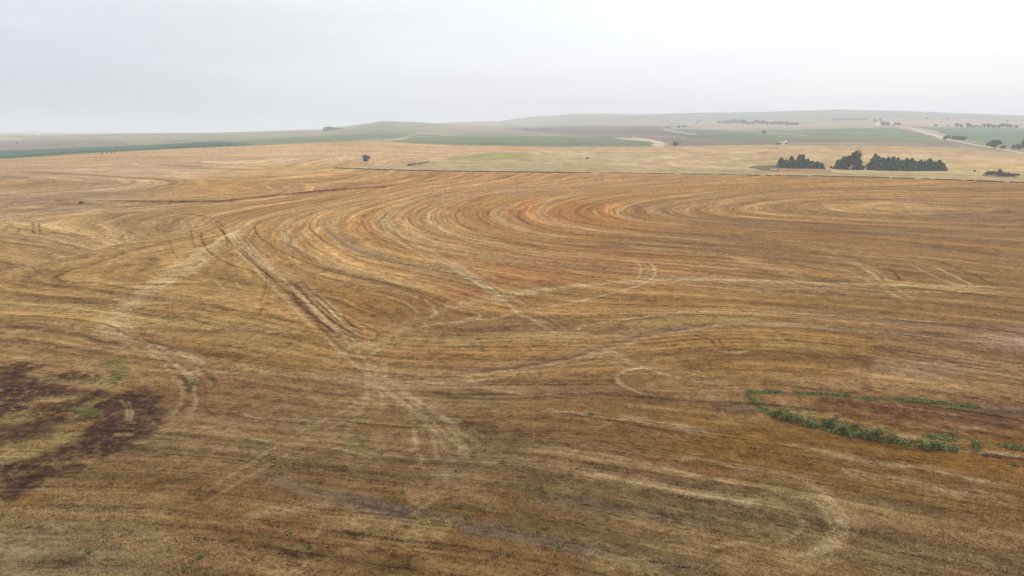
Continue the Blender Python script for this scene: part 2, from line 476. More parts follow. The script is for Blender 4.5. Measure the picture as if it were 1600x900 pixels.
F W .9 .6 1|900,245 1050,265 1200,285 1350,300 1500,320 1600,350
F N 1 .8 0|1090,265 1120,268
F K 3 .5 1|1250,210 1350,215 1450,215
F O 3 .55 1|1400,240 1500,280 1600,300
F L 2.6 .65 1|640,430 750,440 850,450 1000,478 1150,508 1300,540 1450,570 1600,592
F W .9 .6 1|860,452 1000,477 1150,507 1300,540 1450,572 1600,590
F L 1.6 .45 1|800,400 950,410 1100,440 1250,465 1400,490 1600,530
F R 3 .5 1|1100,415 1250,430 1400,470 1600,500
F O 2 .5 1|500,660 650,680 800,715
F L 2 .4 1|400,590 600,600 800,640
F G 2.6 .75 1|100,590 250,630 400,662 550,690 700,717 850,747 1000,780 1150,812 1300,842 1450,868 1600,890
F K 1 .5 0|200,620 330,650 440,670
F G 2.4 .45 1|900,580 1050,610 1200,640 1400,670 1600,700
F K 1.2 .4 0|1150,620 1300,640 1400,650
F N 2 .35 0|760,540 900,560 1000,570
F Y 2.6 .6 0|380,710 500,720 560,710
F Y 2.4 .5 0|1100,830 1250,850 1420,880
F L 3 .45 1|1200,640 1350,680 1500,720 1600,760
F L 3 .5 1|0,720 200,690 350,740 480,800
F K 2 .45 0|100,830 300,850 500,860
F O 2 .5 0|300,790 380,800 440,790
F L 2 .4 0|150,830 260,760 330,740
G L 2.2 .6 1|0,270 150,300 250,320 400,350
G O 4 .7 1|150,290 300,300 450,340 600,380 800,420 1000,450
G O 3.4 .7 1|600,330 800,380 1000,410 1200,430 1400,450 1600,490
G W .8 .65 1|640,380 780,405 900,435 1050,462 1200,480 1400,520 1600,550
G L 1.8 .55 1|640,380 780,405 900,435 1050,462 1200,480 1400,520 1600,550
G G 3 .35 1|700,410 900,455 1100,490 1300,530 1500,560
G W 1.2 .6 0|880,480 940,492 1040,520
G L 2 .65 1|860,478 1000,512 1150,530 1300,570 1500,592 1600,612
G W .9 .7 0|1230,550 1300,565 1400,580
G O 4 .65 1|900,545 1050,570 1200,600 1400,640 1600,680
G R 3 .45 1|550,460 700,500 850,540 950,560
G L 2.4 .55 1|0,515 150,545 300,580 500,605 700,640
G W .8 .6 1|250,570 400,595 550,620
G L 1.6 .5 1|200,420 400,455 600,495 720,520 800,560
G L 1.6 .5 1|900,640 1050,685 1200,720 1400,760 1600,790
G R 3 .4 1|900,660 1100,720 1300,760 1500,790
G K 2 .4 1|1000,600 1150,620 1300,650
G L 1.2 .45 1|1300,690 1450,720 1600,740
G R 3 .5 1|1400,690 1500,720 1600,735
G W .7 .7 0|700,510 790,560 850,610 880,680 870,750 820,800 740,830
G W .7 .7 0|760,560 840,600 895,660 905,730 860,790 790,820
G W .7 .6 0|640,590 760,600 820,640 850,700 840,760 790,800 700,825
G L 3 .45 0|700,520 800,565 880,640 890,720 850,780 780,820 640,850
G W .6 .4 0|700,650 735,690 720,730 650,770
G K .7 .4 0|730,620 800,670 790,750
G L 3 .4 0|540,760 630,790 700,830 640,860
G W .8 .5 0|380,790 540,760
G G 3 .3 1|300,640 500,680 650,720
G P 3 .35 0|950,720 1100,760 1250,780
G L 2 .4 1|950,740 1100,790 1300,820 1500,850
G L 2 .4 1|100,780 300,810 500,860 600,890
G K 1 .5 1|0,780 200,810 400,850
G R 2.6 .4 1|100,430 300,470 500,520
G P 5 .55 0|380,240 470,250 550,270
G G 4 .8 0|400,235 500,240 560,260
G W 2 .4 0|250,190 350,200 450,220
G K 1 .5 0|520,190 545,220 580,250
G O 5 .6 0|250,260 350,270 480,310 560,330
G K 3 .45 0|60,200 160,210 260,200
G K 2 .6 0|960,140 985,160 1000,185
G O 3 .5 0|480,90 620,95 800,100 950,110
G L 6 .4 0|1000,60 1100,80 1150,110 1080,130
G L 3 .4 0|700,150 850,160 1100,170 1300,180
G O 2 .5 0|1250,110 1400,130 1600,150
G P 5 .65 0|760,210 900,225 1100,245 1300,270 1450,290 1600,300
G R 5 .75 0|700,200 850,220 1000,240 1150,270 1300,280
G K 3 .7 0|820,210 1000,250 1100,270 1250,300
G R 5 .6 0|800,240 1000,270 1200,310 1400,330 1600,340
G K 3 .6 0|1480,285 1550,300 1600,310
G K 1.6 .6 0|1060,300 1200,330 1320,350 1400,360
G L 1.8 .6 0|600,210 680,230 780,260 900,280
G L 1.6 .5 0|1100,300 1250,320 1400,345
G W 1.2 .6 0|1350,320 1450,325
G Y 2.2 .6 0|600,240 700,255 800,275 1000,310 1150,345
G N 1.2 .5 0|1150,350 1300,360 1450,380 1600,410
G Y 1.6 .6 0|1100,350 1250,360 1400,375
G N 1 .6 0|1300,240 1400,245
G W 1.2 .85 0|1300,390 1350,405 1420,412 1500,422 1600,432
G P 1.3 .8 0|1430,425 1500,432 1600,440
G G 2.4 .9 0|1440,240 1500,250 1600,258
G P 1.5 .7 0|1430,255 1600,265
G N 1.4 .55 0|520,180 650,183 800,190 950,205 1100,210 1250,220 1400,235
G N 1.8 .6 0|520,180 560,215 600,262 700,290 800,315 950,345 1100,375 1300,405
G W 1 .5 0|1090,350 1180,370
G K 1 .6 0|1530,460 1560,465
E P 13 .85 0|-200,180 0,190 100,200 200,215
E P 8 .8 0|300,200 400,240 480,270
E P 6 .75 0|-60,330 60,330 160,300 260,270
E P 5 .7 0|-60,520 100,500 250,450 400,390
E P 6 .95 0|0,120 80,140 170,145 220,160
E P 5 .9 0|0,80 60,90 130,100
E P 6 .95 0|0,180 90,175 150,170
E P 6 .95 0|0,230 30,235 60,225
E P 4 .9 0|0,260 40,265
E P 3 .8 0|240,105 300,115 350,130
E P 4 .7 0|280,170 330,190 400,210
E P 4 .8 0|110,250 190,250 250,260
E P 4 .8 0|120,290 180,300 210,280
E P 3 .8 0|0,345 60,350 140,340
E P 3 .6 0|0,370 80,370 180,340
E P 5 1 0|470,190 520,200 555,240 550,290 530,320
E P 5 .95 0|440,210 480,240 500,290 470,330
E P 5 .95 0|400,240 440,270 430,320 380,350
E P 4 .95 0|360,300 400,320 380,370 300,390
E P 4 .95 0|480,330 420,380 340,410 270,420
E P 3 .95 0|300,390 250,420 220,430
E P 2.6 .9 0|440,400 380,430 300,440
E P 2.4 .8 0|0,480 100,460 200,450
E P 2.2 .75 0|360,465 300,480 200,500 120,530 40,560
E P 2.4 .8 0|130,520 70,560 0,570
E P 2 .8 0|250,480 180,500 60,530 0,540
E P 2 .7 0|0,600 60,580
E Y 2.6 .9 0|0,428 60,420 130,405 200,380 260,350 320,310
E Y 2 .8 0|0,450 80,430 160,410
E Y 1.8 .7 0|0,395 100,385 170,370
E Y 2 .6 0|0,290 60,285 110,300
E L 2 .7 0|60,230 150,215 250,205 330,200
E L 2 .6 0|100,95 200,130 320,150 420,160
E Y 2.4 .6 0|350,160 430,160 480,175
E Y 2 .6 0|300,250 360,230 410,200
E N 1.6 .7 0|280,240 340,255 380,270
E P 6 1 0|450,190 520,215 545,260 520,310 460,350 380,400
E W .5 .5 0|500,215 515,260 510,300
E W .5 .5 0|470,210 495,250 495,300
E L 1 .7 0|430,350 480,345 520,345
E L 1.2 .5 0|200,460 300,455 380,450
P W .9 .55 0|352,352 372,392 430,452 490,512 540,556 572,585 600,610 650,645 690,690 712,735
P W .9 .45 0|372,350 398,392 456,448 512,505 560,552 590,580 628,612 680,645 722,690 742,735
P K .6 .5 0|362,352 385,395 442,452 500,510 550,556
P W .8 .5 0|585,330 612,372 672,405 740,440 800,480 868,520 950,552 1010,580
P W .8 .4 0|598,330 630,370 690,402 758,438 820,476 890,514
P W .8 .45 0|225,540 262,560 296,590 305,625 290,660
P W .8 .4 0|205,540 245,562 278,592 284,625 262,665
P K .6 .5 0|248,548 290,575 318,600 322,625
P W .7 .4 1|330,660 420,690 520,700 600,720
P W .7 .4 0|300,780 380,730 460,680 540,640 590,610
P W .7 .35 0|322,786 400,738 480,690 556,648
P W .7 .4 0|700,735 690,770 650,800 600,830
P L 1.6 .4 0|590,600 560,640 540,690 560,740
P W .7 .4 0|640,640 650,690 660,730
P W .9 .5 1|620,600 760,592 900,560 1040,522 1200,505 1400,520
P W .7 .4 1|0,560 150,575 300,580 480,588 600,598
P W .7 .4 1|800,690 950,712 1100,745 1250,770 1400,800
"""
STROKES = []
for ln in ST.strip().splitlines():
    hd, bd = ln.split('|'); v, k, wd, s, fl = hd.split()
    STROKES.append([k, float(wd), float(s), int(fl), smooth(pts(v, bd))])
allp = np.vstack([s[4] for s in STROKES]); W3 = unproj(allp[:, 0], allp[:, 1]); i0 = 0
for s in STROKES:
    n = len(s[4]); s.append(W3[i0:i0+n, :2].copy()); i0 += n

# ------------------------------------------------------------------ row coordinate u: least squares from the traced lines
def solve_u(flows):
    GX0, GX1, GY0, GY1 = -420, 420, 15, 700
    u = None
    for h in (24., 12., 6., 4.):
        nx = int((GX1-GX0)/h)+1; ny = int((GY1-GY0)/h)+1
        A = np.zeros((3, ny, nx)); B = np.zeros((2, ny, nx))
        def addp(P, wt):
            d = np.diff(P, axis=0); L = np.hypot(d[:, 0], d[:, 1])
            for q in range(len(d)):
                if L[q] < 1e-6: continue
                t = d[q]/L[q]; nn = np.array([t[1], -t[0]])
                m = max(1, int(L[q]/h*1.5)); wq = wt*min(L[q], 1e9)/m/h
                for f in (np.arange(m)+.5)/m:
                    p = P[q]+d[q]*f; ix = int((p[0]-GX0)/h); iy = int((p[1]-GY0)/h)
                    if 0 <= ix < nx-1 and 0 <= iy < ny-1:
                        c = 0.12
                        A[0, iy, ix] += wq*(t[0]*t[0]+c*nn[0]**2); A[1, iy, ix] += wq*(t[0]*t[1]+c*nn[0]*nn[1]); A[2, iy, ix] += wq*(t[1]**2+c*nn[1]**2)
                        B[0, iy, ix] += wq*c*nn[0]; B[1, iy, ix] += wq*c*nn[1]
        for P in flows: addp(P, 1.0)
        lam = 1.2
        def op(u):
            gx = (u[:, 1:]-u[:, :-1])/h; gy = (u[1:]-u[:-1])/h
            GXc = np.zeros_like(u); GYc = np.zeros_like(u); GXc[:, :-1] = gx; GYc[:-1] = gy
            qx = A[0]*GXc+A[1]*GYc; qy = A[1]*GXc+A[2]*GYc
            r = div(qx, qy)
            # second differences
            a = u[:, 2:]-2*u[:, 1:-1]+u[:, :-2]; a = a*lam/h**2*h
            r[:, 2:] += a/h; r[:, 1:-1] -= 2*a/h; r[:, :-2] += a/h
            b = (u[2:]-2*u[1:-1]+u[:-2])*lam/h
            r[2:] += b/h; r[1:-1] -= 2*b/h; r[:-2] += b/h
            c = (u[1:, 1:]-u[1:, :-1]-u[:-1, 1:]+u[:-1, :-1])*2*lam/h
            r[1:, 1:] += c/h; r[1:, :-1] -= c/h; r[:-1, 1:] -= c/h; r[:-1, :-1] += c/h
            return r+1e-7*u
        def div(qx, qy):
            r = np.zeros_like(qx)
            r[:, 1:] += qx[:, :-1]/h; r[:, :-1] -= qx[:, :-1]/h
            r[1:] += qy[:-1]/h; r[:-1] -= qy[:-1]/h
            return r
        rhs = div(B[0], B[1])
        X = np.linspace(GX0, GX0+h*(nx-1), nx); Y = np.linspace(GY0, GY0+h*(ny-1), ny)
        if u is None: u0 = np.repeat(-Y[:, None], nx, 1)
        else: u0 = bil(u, uo, X[None, :]+0*Y[:, None], Y[:, None]+0*X[None, :])
        u1 = u0.copy(); r = rhs-op(u1); p = r.copy(); rs = (r*r).sum()
        for it in range(700 if h > 5 else 500):
            ap = op(p); al = rs/((p*ap).sum()+1e-30); u1 += al*p; r -= al*ap
            rn = (r*r).sum()
            if rn < 1e-10: break
            p = r+rn/rs*p; rs = rn
        u = u1; uo = (GX0, GY0, h)
    return u, uo
def bil(u, uo, x, y):
    gx = np.clip((x-uo[0])/uo[2], 0, u.shape[1]-1.001); gy = np.clip((y-uo[1])/uo[2], 0, u.shape[0]-1.001)
    ix = gx.astype(int); iy = gy.astype(int); fx = gx-ix; fy = gy-iy
    return (u[iy, ix]*(1-fx)+u[iy, ix+1]*fx)*(1-fy)+(u[iy+1, ix]*(1-fx)+u[iy+1, ix+1]*fx)*fy
flA = [s[5] for s in STROKES if s[3] == 1]
UA, UO = solve_u(flA)
flB = [s[5] for s in STROKES if s[3] == 2 or (s[3] == 1 and s[4][:, 1].mean() < 390 and s[4][:, 0].min() > 330)]
UB, _ = solve_u(flB)
CUT = np.array([[-900, 520], [-200, 450], [0, 425], [130, 395], [270, 362], [320, 352], [380, 345], [450, 330], [560, 312], [680, 290], [740, 287], [900, 280], [3000, 280]])

# ------------------------------------------------------------------ terrain grid (polar)
y_n = np.concatenate([np.arange(1180, 520, -1.35), np.arange(520, 272, -0.85)]); r_n = 32000/(y_n-HY)
r_n = np.concatenate([[3, 6, 10, 15, 20, 25, 29], r_n[r_n > 32]])
r_f = np.concatenate([np.arange(r_n[-1]+3.5, 900, 3.5), np.arange(900, 1300, 4), np.arange(1300, 4300, 8), np.arange(4300, 6000, 50), np.geomspace(6000, 16500, 40)])
rr = np.concatenate([r_n, r_f])
px_c = np.arange(-130, 1731, 1.35); az_c = np.arctan((px_c-800)/1095)
e0, e1 = az_c[0], az_c[-1]
az = np.concatenate([np.linspace(-math.pi, e0-0.003, 130), az_c, np.linspace(e1+0.003, math.pi, 130)])
NR, NC = len(rr), len(az)
GR, GA = np.meshgrid(rr, az, indexing='ij')
VX = (GR*np.sin(GA)).ravel(); VY = (GR*np.cos(GA)).ravel()
VZ = Hz(VX, VY); GRf = GR.ravel()
PX, PY = proj(VX, VY, VZ)
behind = VY*CP-(VZ-CAMH)*SP < 5
PX = np.where(behind, np.where(VX < 0, -3000, 4000), PX); PY = np.where(behind, 1100, PY)
PX = np.clip(PX, -3000, 4600); PY = np.clip(PY, 100, 1500)
nearm = GRf < 700
# warp for ragged edges
def in_poly(poly, x, y):
    poly = np.asarray(poly, float); c = np.zeros(x.shape, bool); n = len(poly)
    for i in range(n):
        x1, y1 = poly[i]; x2, y2 = poly[i-1]
        if y1 == y2: continue
        c ^= ((y1 > y) != (y2 > y)) & (x < (x2-x1)*(y-y1)/(y2-y1)+x1)
    return c
uA = bil(UA, UO, VX, VY); uB = bil(UB, UO, VX, VY)
above = PY < np.interp(PX, CUT[:, 0], CUT[:, 1])
U = np.where(above, uB+37, uA)
U = np.where(nearm, U, -VY)

# ---- base colours of the near field (soft patches)
SPL = [(800,285,300,22,(188,147,108)),(800,335,200,25,(186,137,92)),(650,345,120,30,(194,152,108)),(400,300,150,20,(186,147,106)),(100,300,150,20,(184,156,124)),(200,262,200,14,(194,166,140)),(60,262,120,12,(188,162,138)),(330,240,120,8,(200,172,146)),(480,240,160,12,(208,178,150)),(450,262,120,10,(202,166,124)),(650,236,90,8,(204,176,150)),
 (1300,310,250,25,(181,144,104)),(1550,330,120,30,(170,136,102)),(1300,380,200,25,(158,122,84)),(600,400,150,30,(182,142,96)),(200,380,160,25,(180,146,104)),(200,450,200,35,(176,142,98)),(900,410,180,25,(168,124,84)),(700,470,120,25,(160,120,78)),
 (150,540,150,25,(164,132,92)),(400,540,160,30,(162,126,82)),(800,550,200,30,(158,122,82)),(1100,500,160,30,(158,122,80)),(1400,470,160,25,(152,118,78)),(1500,550,120,35,(142,112,82)),(1250,550,150,30,(150,116,74)),
 (600,640,160,40,(146,120,86)),(400,640,100,40,(142,112,80)),(900,640,180,40,(142,112,76)),(1150,640,80,30,(150,118,82)),(250,720,140,40,(136,110,76)),(800,730,200,50,(132,104,72)),(1200,700,160,40,(140,106,64)),(1500,720,120,40,(142,104,60)),
 (100,850,150,50,(134,112,82)),(400,830,150,60,(128,100,68)),(700,850,200,50,(124,98,64)),(1000,830,150,60,(126,102,72)),(1300,830,150,60,(136,112,76)),(1500,850,120,60,(138,110,74)),(750,720,90,35,(130,110,78)),(1400,590,120,25,(156,122,84)),
 (1440,575,90,18,(150,124,100)),(1560,535,70,14,(152,128,106)),(1540,650,100,18,(136,104,80))]
wx = (fbm2(VX/14, VY/14, 21)-0.5)*60; wy = (fbm2(VX/14, VY/14, 31)-0.5)*24
num = np.zeros((len(VX), 3)); den = np.full(len(VX), 1e-9)
nm = np.where(nearm | (GRf < 1000))[0]
for (cx, cy, rx, ry, c) in SPL:
    d2 = ((PX[nm]+wx[nm]-cx)/rx)**2+((PY[nm]+wy[nm]-cy)/ry)**2
    g = 1/(0.15+d2)**2.2
    num[nm] += g[:, None]*alb(c); den[nm] += g
COLR = num/den[:, None]*(np.array([1.09, 1.065, 0.96])*(1+0.09*sstep(430, 620, PY))[:, None])

KC = {'L': (205,172,122), 'W': (216,188,142), 'D': (118,78,48), 'G': (148,128,108), 'R': (178,126,86), 'O': (168,124,68), 'Y': (194,166,108), 'P': (98,72,54), 'N': (98,112,62), 'K': (98,70,50)}
# the straw is brighter where the swaths lie in the distance, duller in the near field
fnear = sstep(430, 620, PY)
# lanes from the row coordinate
ix = nm
lane = U[ix]/8.6+ (noise3(U[ix]*0.02, VX[ix]*0.01, VY[ix]*0.01)-0.5)*0.5
ph = lane-np.floor(lane); lid = np.floor(lane).astype(np.int64)
lr = hash3(lid, lid*0+11, lid*0+2); 
wob = noise3(U[ix]*0.7, VX[ix]*0.05, VY[ix]*0.05)
stripe = np.exp(-((ph-0.5)/0.16)**2)*(0.35+0.65*wob)
rutl = np.exp(-((ph-0.32)/0.035)**2)+np.exp(-((ph-0.72)/0.035)**2)
C = COLR[ix]
C = C*(1+0.16*(lr[:, None]-0.5))
hue = (hash3(lid, lid*0+5, lid*0+9)-0.5)[:, None]
C = C*(1+hue*np.array([0.06, -0.02, -0.16]))
C = C*(1+0.16*stripe[:, None])*(1-0.14*rutl*wob)[:, None]
# streaks of straw and bare soil along the rows
for sc_, al_, amp in ((2.2, 0.035, 0.24), (0.9, 0.02, 0.20), (0.42, 0.012, 0.14), (0.2, 0.008, 0.10)):
    s_ = noise3(U[ix]*sc_, VX[ix]*al_+7*sc_, VY[ix]*al_)-0.5
    C = C*(1+amp*(1-(0.5*fnear[ix] if sc_ < 1 else 0))*s_)[:, None]
ln_ = noise3(U[ix]*0.55, VX[ix]*0.008+3, VY[ix]*0.008+9); C = C*(1-0.30*np.exp(-((ln_-0.5)/0.035)**2)*sstep(.35, .7, wob))[:, None]
ln_ = noise3(U[ix]*0.33+50, VX[ix]*0.006+31, VY[ix]*0.006+19); C = C*(1+0.22*np.exp(-((ln_-0.5)/0.04)**2))[:, None]
s_ = fbm2(VX[ix]/9, VY[ix]/9, 77)-0.5
C = C*(1+s_[:, None]*np.array([0.08, 0.12, 0.22]))
s_ = fbm2(VX[ix]/2.2, VY[ix]/2.2, 91)-0.5
C = C*(1+0.16*s_*fnear[ix])[:, None]
gsoil = sstep(0.62, 0.8, noise3(U[ix]*0.22, VX[ix]*0.018, VY[ix]*0.018+40))*0.2
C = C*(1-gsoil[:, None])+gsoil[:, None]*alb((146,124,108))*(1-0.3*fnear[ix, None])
COLR[ix] = C
def pink(m, a=0.12, oc=6, asp=4.5, sh=0.):
    r = 0
    for k in range(oc):
        q = a*2.0**k; r = r+(noise3(U[m]*q+13*k+sh, VX[m]*q/asp+5*k, VY[m]*q/asp-7*k)-0.5)
    return r/math.sqrt(oc)*3.2        # about unit spread
PINK = np.zeros(len(VX)); PINK[nm] = pink(nm)
PINK2 = np.zeros(len(VX)); PINK2[nm] = pink(nm, 0.05, 4, 6., 71.)
amp_ = 0.08
COLR[nm] *= (1+np.clip(PINK[nm], -1.8, 1.8)*amp_+np.clip(PINK2[nm], -1.5, 1.5)*0.02)[:, None]
# strokes
dithx = (fbm2(VX/1.6, VY/1.6, 41)-0.5); dithy = (fbm2(VX/1.6, VY/1.6, 47)-0.5)
brk = fbm2(VX/2.4, VY/2.4, 53, 2); brk2 = noise3(U*1.6, VX*0.06, VY*0.06)
big = fbm2(VX/0.9, VY/0.9, 59, 2); fine = fbm2(VX/0.45, VY/0.45, 63, 2)
def stroke(k, wd, s, P, color=None):
    pad = max(wd*2, (P[:, 1].max()**2/32000*3 if wd < 4 else 0)); xmin, ymin = P.min(0)-pad; xmax, ymax = P.max(0)+pad
    m = np.where((VX > xmin) & (VX < xmax) & (VY > ymin) & (VY < ymax))[0]
    if not len(m): return
    x = VX[m]+dithx[m]*min(wd, 2)*.7; y = VY[m]+dithy[m]*min(wd, 2)*.7
    best = np.full(len(m), 1e9); bt = np.zeros(len(m)); al = np.zeros(len(m)); nseg = len(P)-1
    for i in range(nseg):
        a = P[i]; d = P[i+1]-a; L2 = (d*d).sum()+1e-9
        t = np.clip(((x-a[0])*d[0]+(y-a[1])*d[1])/L2, 0, 1)
        q = (x-a[0]-t*d[0])**2+(y-a[1]-t*d[1])**2
        b = q < best; best[b] = q[b]; bt[b] = (i+t[b])/nseg; al[b] = abs(d[0])/math.sqrt(L2)
    wv = np.maximum(wd, (1.25 if k in 'DK' else 1.5)*(GRf[m]**2/32000)*al**2) if wd < 4 else wd
    d = np.sqrt(best)/(wv*0.5)
    # a line thinner than a mesh cell is widened and weakened
    dep = GRf[m]
    endf = np.minimum(sstep(0, 0.1, bt), sstep(0, 0.1, 1-bt))*0.9+0.1
    if wd > 2.5:
        f = sstep(0.12, 0.95, np.exp(-d**2*1.0)*0.95+0.24*PINK[m]*np.exp(-d**2*.35)-.08)
    else:
        f = sstep(0.05, 0.9, np.exp(-d**2*1.3)*(0.55+0.7*big[m])+0.16*PINK[m]*np.exp(-d**2))
    if k in 'PYN': f = sstep(0.35, 0.7, np.exp(-d**2*0.6)*(0.38+0.5*big[m]+.5*fine[m])+0.14*PINK[m]*np.exp(-d**2*.3))
    if wd >= 3 and k in 'KOGR': s = s*0.6
    if k == 'P': f = f*(1-0.75*sstep(0.54, 0.68, fine[m])*sstep(.4, .7, brk2[m]+.15))
    f = np.clip(f*s*endf, 0, 1)[:, None]
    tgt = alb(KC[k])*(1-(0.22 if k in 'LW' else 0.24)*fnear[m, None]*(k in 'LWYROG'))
    if k in 'DK': tgt = np.minimum(tgt*1.25, COLR[m]*0.42)
    tgt = tgt*(0.85+0.3*brk[m, None])
    if k == 'P': tgt = tgt*(0.25+1.5*fine[m, None])
    COLR[m] = COLR[m]*(1-f)+tgt*f
order = {'R': 0, 'O': 0, 'G': 1, 'L': 1, 'K': 3, 'D': 3, 'P': 1, 'Y': 2, 'N': 2, 'W': 4}
wide = [s for s in STROKES if s[1] >= 4]; thin = [s for s in STROKES if s[1] < 4]
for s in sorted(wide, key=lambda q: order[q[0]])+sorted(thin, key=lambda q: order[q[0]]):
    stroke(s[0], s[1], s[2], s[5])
# eroded gully: lowered
# ---- pasture and far country: painted by land parcel
FENCE = np.array([[523,263],[620,266],[760,268.5],[900,270],[1050,272],[1200,274.5],[1300,276],[1400,278.5],[1500,282],[1600,286],[2300,325],[4600,460]], float)
def poly(s): return [[float(q) for q in p.split(',')] for p in s.split()]
jx = (fbm2(VX/60, VY/60, 61)-0.5); jy = (fbm2(VX/60, VY/60, 67)-0.5)
FX = PX+jx*26; FY = PY+jy*1.6
past = (PX > 523) & (FY < np.interp(PX, FENCE[:, 0], FENCE[:, 1])) & (GRf < 940) & (FY > np.interp(PX, [523, 560, 620, 700, 760, 850, 1000], [263, 259, 254, 246, 240, 231, 200]))
past &= nearm | (GRf < 940)
def paint(mask, c, a=1.0, var=0.12, sc=30.):
    m = np.where(mask)[0]
    if not len(m): return
    v = 1+var*2*(fbm2(VX[m]/sc, VY[m]/sc, 71)-0.5)
    COLR[m] = COLR[m]*(1-a)+alb(c)*v[:, None]*a
paint(past, (214, 188, 152), 1, 0.10, 25)
pm = np.where(past)[0]
n1 = fbm2(VX[pm]/12, VY[pm]/30, 81); n2 = fbm2(VX[pm]/70, VY[pm]/40, 83)
COLR[pm] *= (1+0.5*(n1-0.5)[:, None]*np.array([1, 1.05, 1.2]))
COLR[pm] = COLR[pm]*(1-0.6*sstep(.5, .75, n2)[:, None])+alb((190,170,128))*0.6*sstep(.5, .75, n2)[:, None]
paint(past & (FY > np.interp(PX, [523, 700, 1100, 1600], [250, 254, 262, 272])), (186,168,128), 0.55, 0.25, 14)
paint(past & in_poly(poly('685,243 720,240 790,238 830,238 835,242 800,248 740,251 700,251'), FX, FY), (158,166,108), 0.65)
paint(past & in_poly(poly('1165,262 1180,259 1216,258 1216,269 1190,267'), FX, FY), (120,108,102), 0.8)
paint(past & in_poly(poly('1216,263 1300,265 1300,270 1216,269'), PX+jx*4, PY+jy), (184,142,120), 0.7)
paint(past & in_poly(poly('1300,265 1500,266 1500,271 1300,270'), FX, PY+jy), (224,208,164), 0.5)
paint(past & in_poly(poly('800,228 1500,228 1600,240 1600,246 1300,234 1000,236 820,235'), FX, FY), (206,178,148), 0.6)
paint(past & in_poly(poly('1450,252 1600,255 1600,272 1500,270 1300,262'), FX, FY), (222,196,140), 0.5)
far = GRf >= 900
paint(far, (172,162,128), 1, 0.12, 120)
FP = [
 ('-3000,330 0,249 110,241 240,234 400,227 395,222 340,220 230,226.5 110,231 0,235 -3000,262', (50,100,66), 1, .08),
 ('-3000,262 0,235 110,231 200,227 190,219 60,217 0,221 -3000,240', (150,128,112), .8, .1),
 ('60,218 190,220 260,222 380,221 400,219 300,214 150,214 60,215', (168,152,120), .7, .1),
 ('0,214 60,217 20,219 0,220', (205,190,140), .8, .1),
 ('130,208 250,207 500,204 430,215 300,218 160,214', (160,155,116), .6, .1),
 ('250,220 300,219.5 300,221.5 260,221.5', (70,90,60), .6, .1),
 ('370,226 400,227 620,216 690,212 640,207 520,211 420,217 360,221', (108,132,84), .8, .12),
 ('420,217 640,203 700,200 640,196 560,200 450,210', (168,160,124), .7, .12),
 ('520,206 640,199 700,203 640,211 560,212', (138,146,108), .6, .12),
 ('560,198 600,190 640,191 700,196 660,203', (140,148,112), .6, .15),
 ('640,200 720,198 860,203 860,210 700,207', (182,160,134), .8, .1),
 ('700,205 800,205 900,210 880,212 740,209', (150,132,124), .7, .1),
 ('600,223 612,218 640,211 660,207 668,207 640,214 625,222', (206,184,150), .8, .05),
 ('600,222 640,216 740,210 880,213 950,214 1010,218 1022,224 1015,229 860,229 700,226', (104,126,78), .85, .15),
 ('690,212 740,209 860,212 760,214', (150,160,120), .5, .1),
 ('690,226 850,229 850,232 800,232 700,230', (196,166,130), .6, .1),
 ('780,202 900,197 1010,196 1060,203 1100,212 1050,212 980,211 880,209', (112,94,92), .85, .1),
 ('870,209 990,212 1060,214 1075,222 1000,221 980,216 900,212', (126,104,92), .8, .1),
 ('960,216 990,216 1025,219 1041,225 1030,229 1018,229 1022,224 1000,220', (228,208,156), .95, .03),
 ('1041,226 1080,212 1160,208 1200,212 1220,226 1200,228 1060,229', (114,100,84), .7, .12),
 ('1045,203 1070,201 1200,205 1260,212 1150,219 1060,214', (90,116,82), .85, .1),
 ('1034,200 1060,205 1090,209 1085,211 1060,208 1036,203', (206,200,194), .7, .05),
 ('780,195 900,184 1000,180 1100,183 1100,196 1000,197 900,197 840,200', (166,158,132), .7, .12),
 ('880,190 950,186 1030,190 1070,197 900,196', (192,166,140), .5, .1),
 ('900,186 1060,177 1200,175 1320,172 1450,175 1600,182 1600,189 1450,184 1200,186 1050,189', (120,140,116), .65, .15),
 ('1060,196 1090,190 1150,192 1250,194 1380,190 1460,187 1700,194 1700,203 1400,199 1250,200 1100,201', (200,170,142), .85, .08),
 ('1150,203 1260,202 1400,199 1440,209 1470,218 1460,220 1300,222 1230,222 1160,214', (104,132,82), .8, .15),
 ('1145,203 1200,205 1260,212 1300,214 1280,217 1230,216 1190,211', (150,138,110), .5, .1),
 ('1220,214 1280,214 1480,221 1500,230 1400,228 1230,227', (130,116,98), .5, .12),
 ('1400,198 1500,199 1700,202 1700,235 1600,231 1540,224 1480,212 1440,205', (92,126,84), .85, .1),
 ('1402,199 1420,198 1460,204 1480,211 1500,216 1500,222 1470,217 1440,207', (210,190,164), .85, .05),
 ('1500,220 1540,224 1600,233 1600,240 1500,229 1440,225 1440,220', (142,120,100), .5, .1),
]
for s, c, a, v in FP:
    Q = poly(s)
    if '330' in s: paint(far & (GRf < 2500) & in_poly(Q, PX, PY+jy*0.5), c, a, v, 60)
    else: paint(far & in_poly(Q, PX+jx*14, PY+jy*0.9), c, a, v, 60)
fm = np.where(far)[0]
n3 = fbm2(VX[fm]/200, VY[fm]/60, 101); n4 = fbm2(VX[fm]/25, VY[fm]/25, 103)
COLR[fm] *= (0.58+0.46*n3+0.38*n4)[:, None]
# furrow lines in the far parcels
ft = np.sin(VY[fm]/14+VX[fm]/60+6*n3)
COLR[fm] *= (1+0.04*ft)[:, None]
ROADS = [('P', '1600,240 1560,233 1530,228 1500,222 1480,218 1462,212 1440,206 1420,200 1404,198', 8), ('P', '1260,212 1220,209 1190,207 1160,205 1130,203 1090,202', 7), ('P', '960,216 985,215 1010,218 1035,224', 9), ('P', '400,225 560,222 640,219 760,222', 5)]
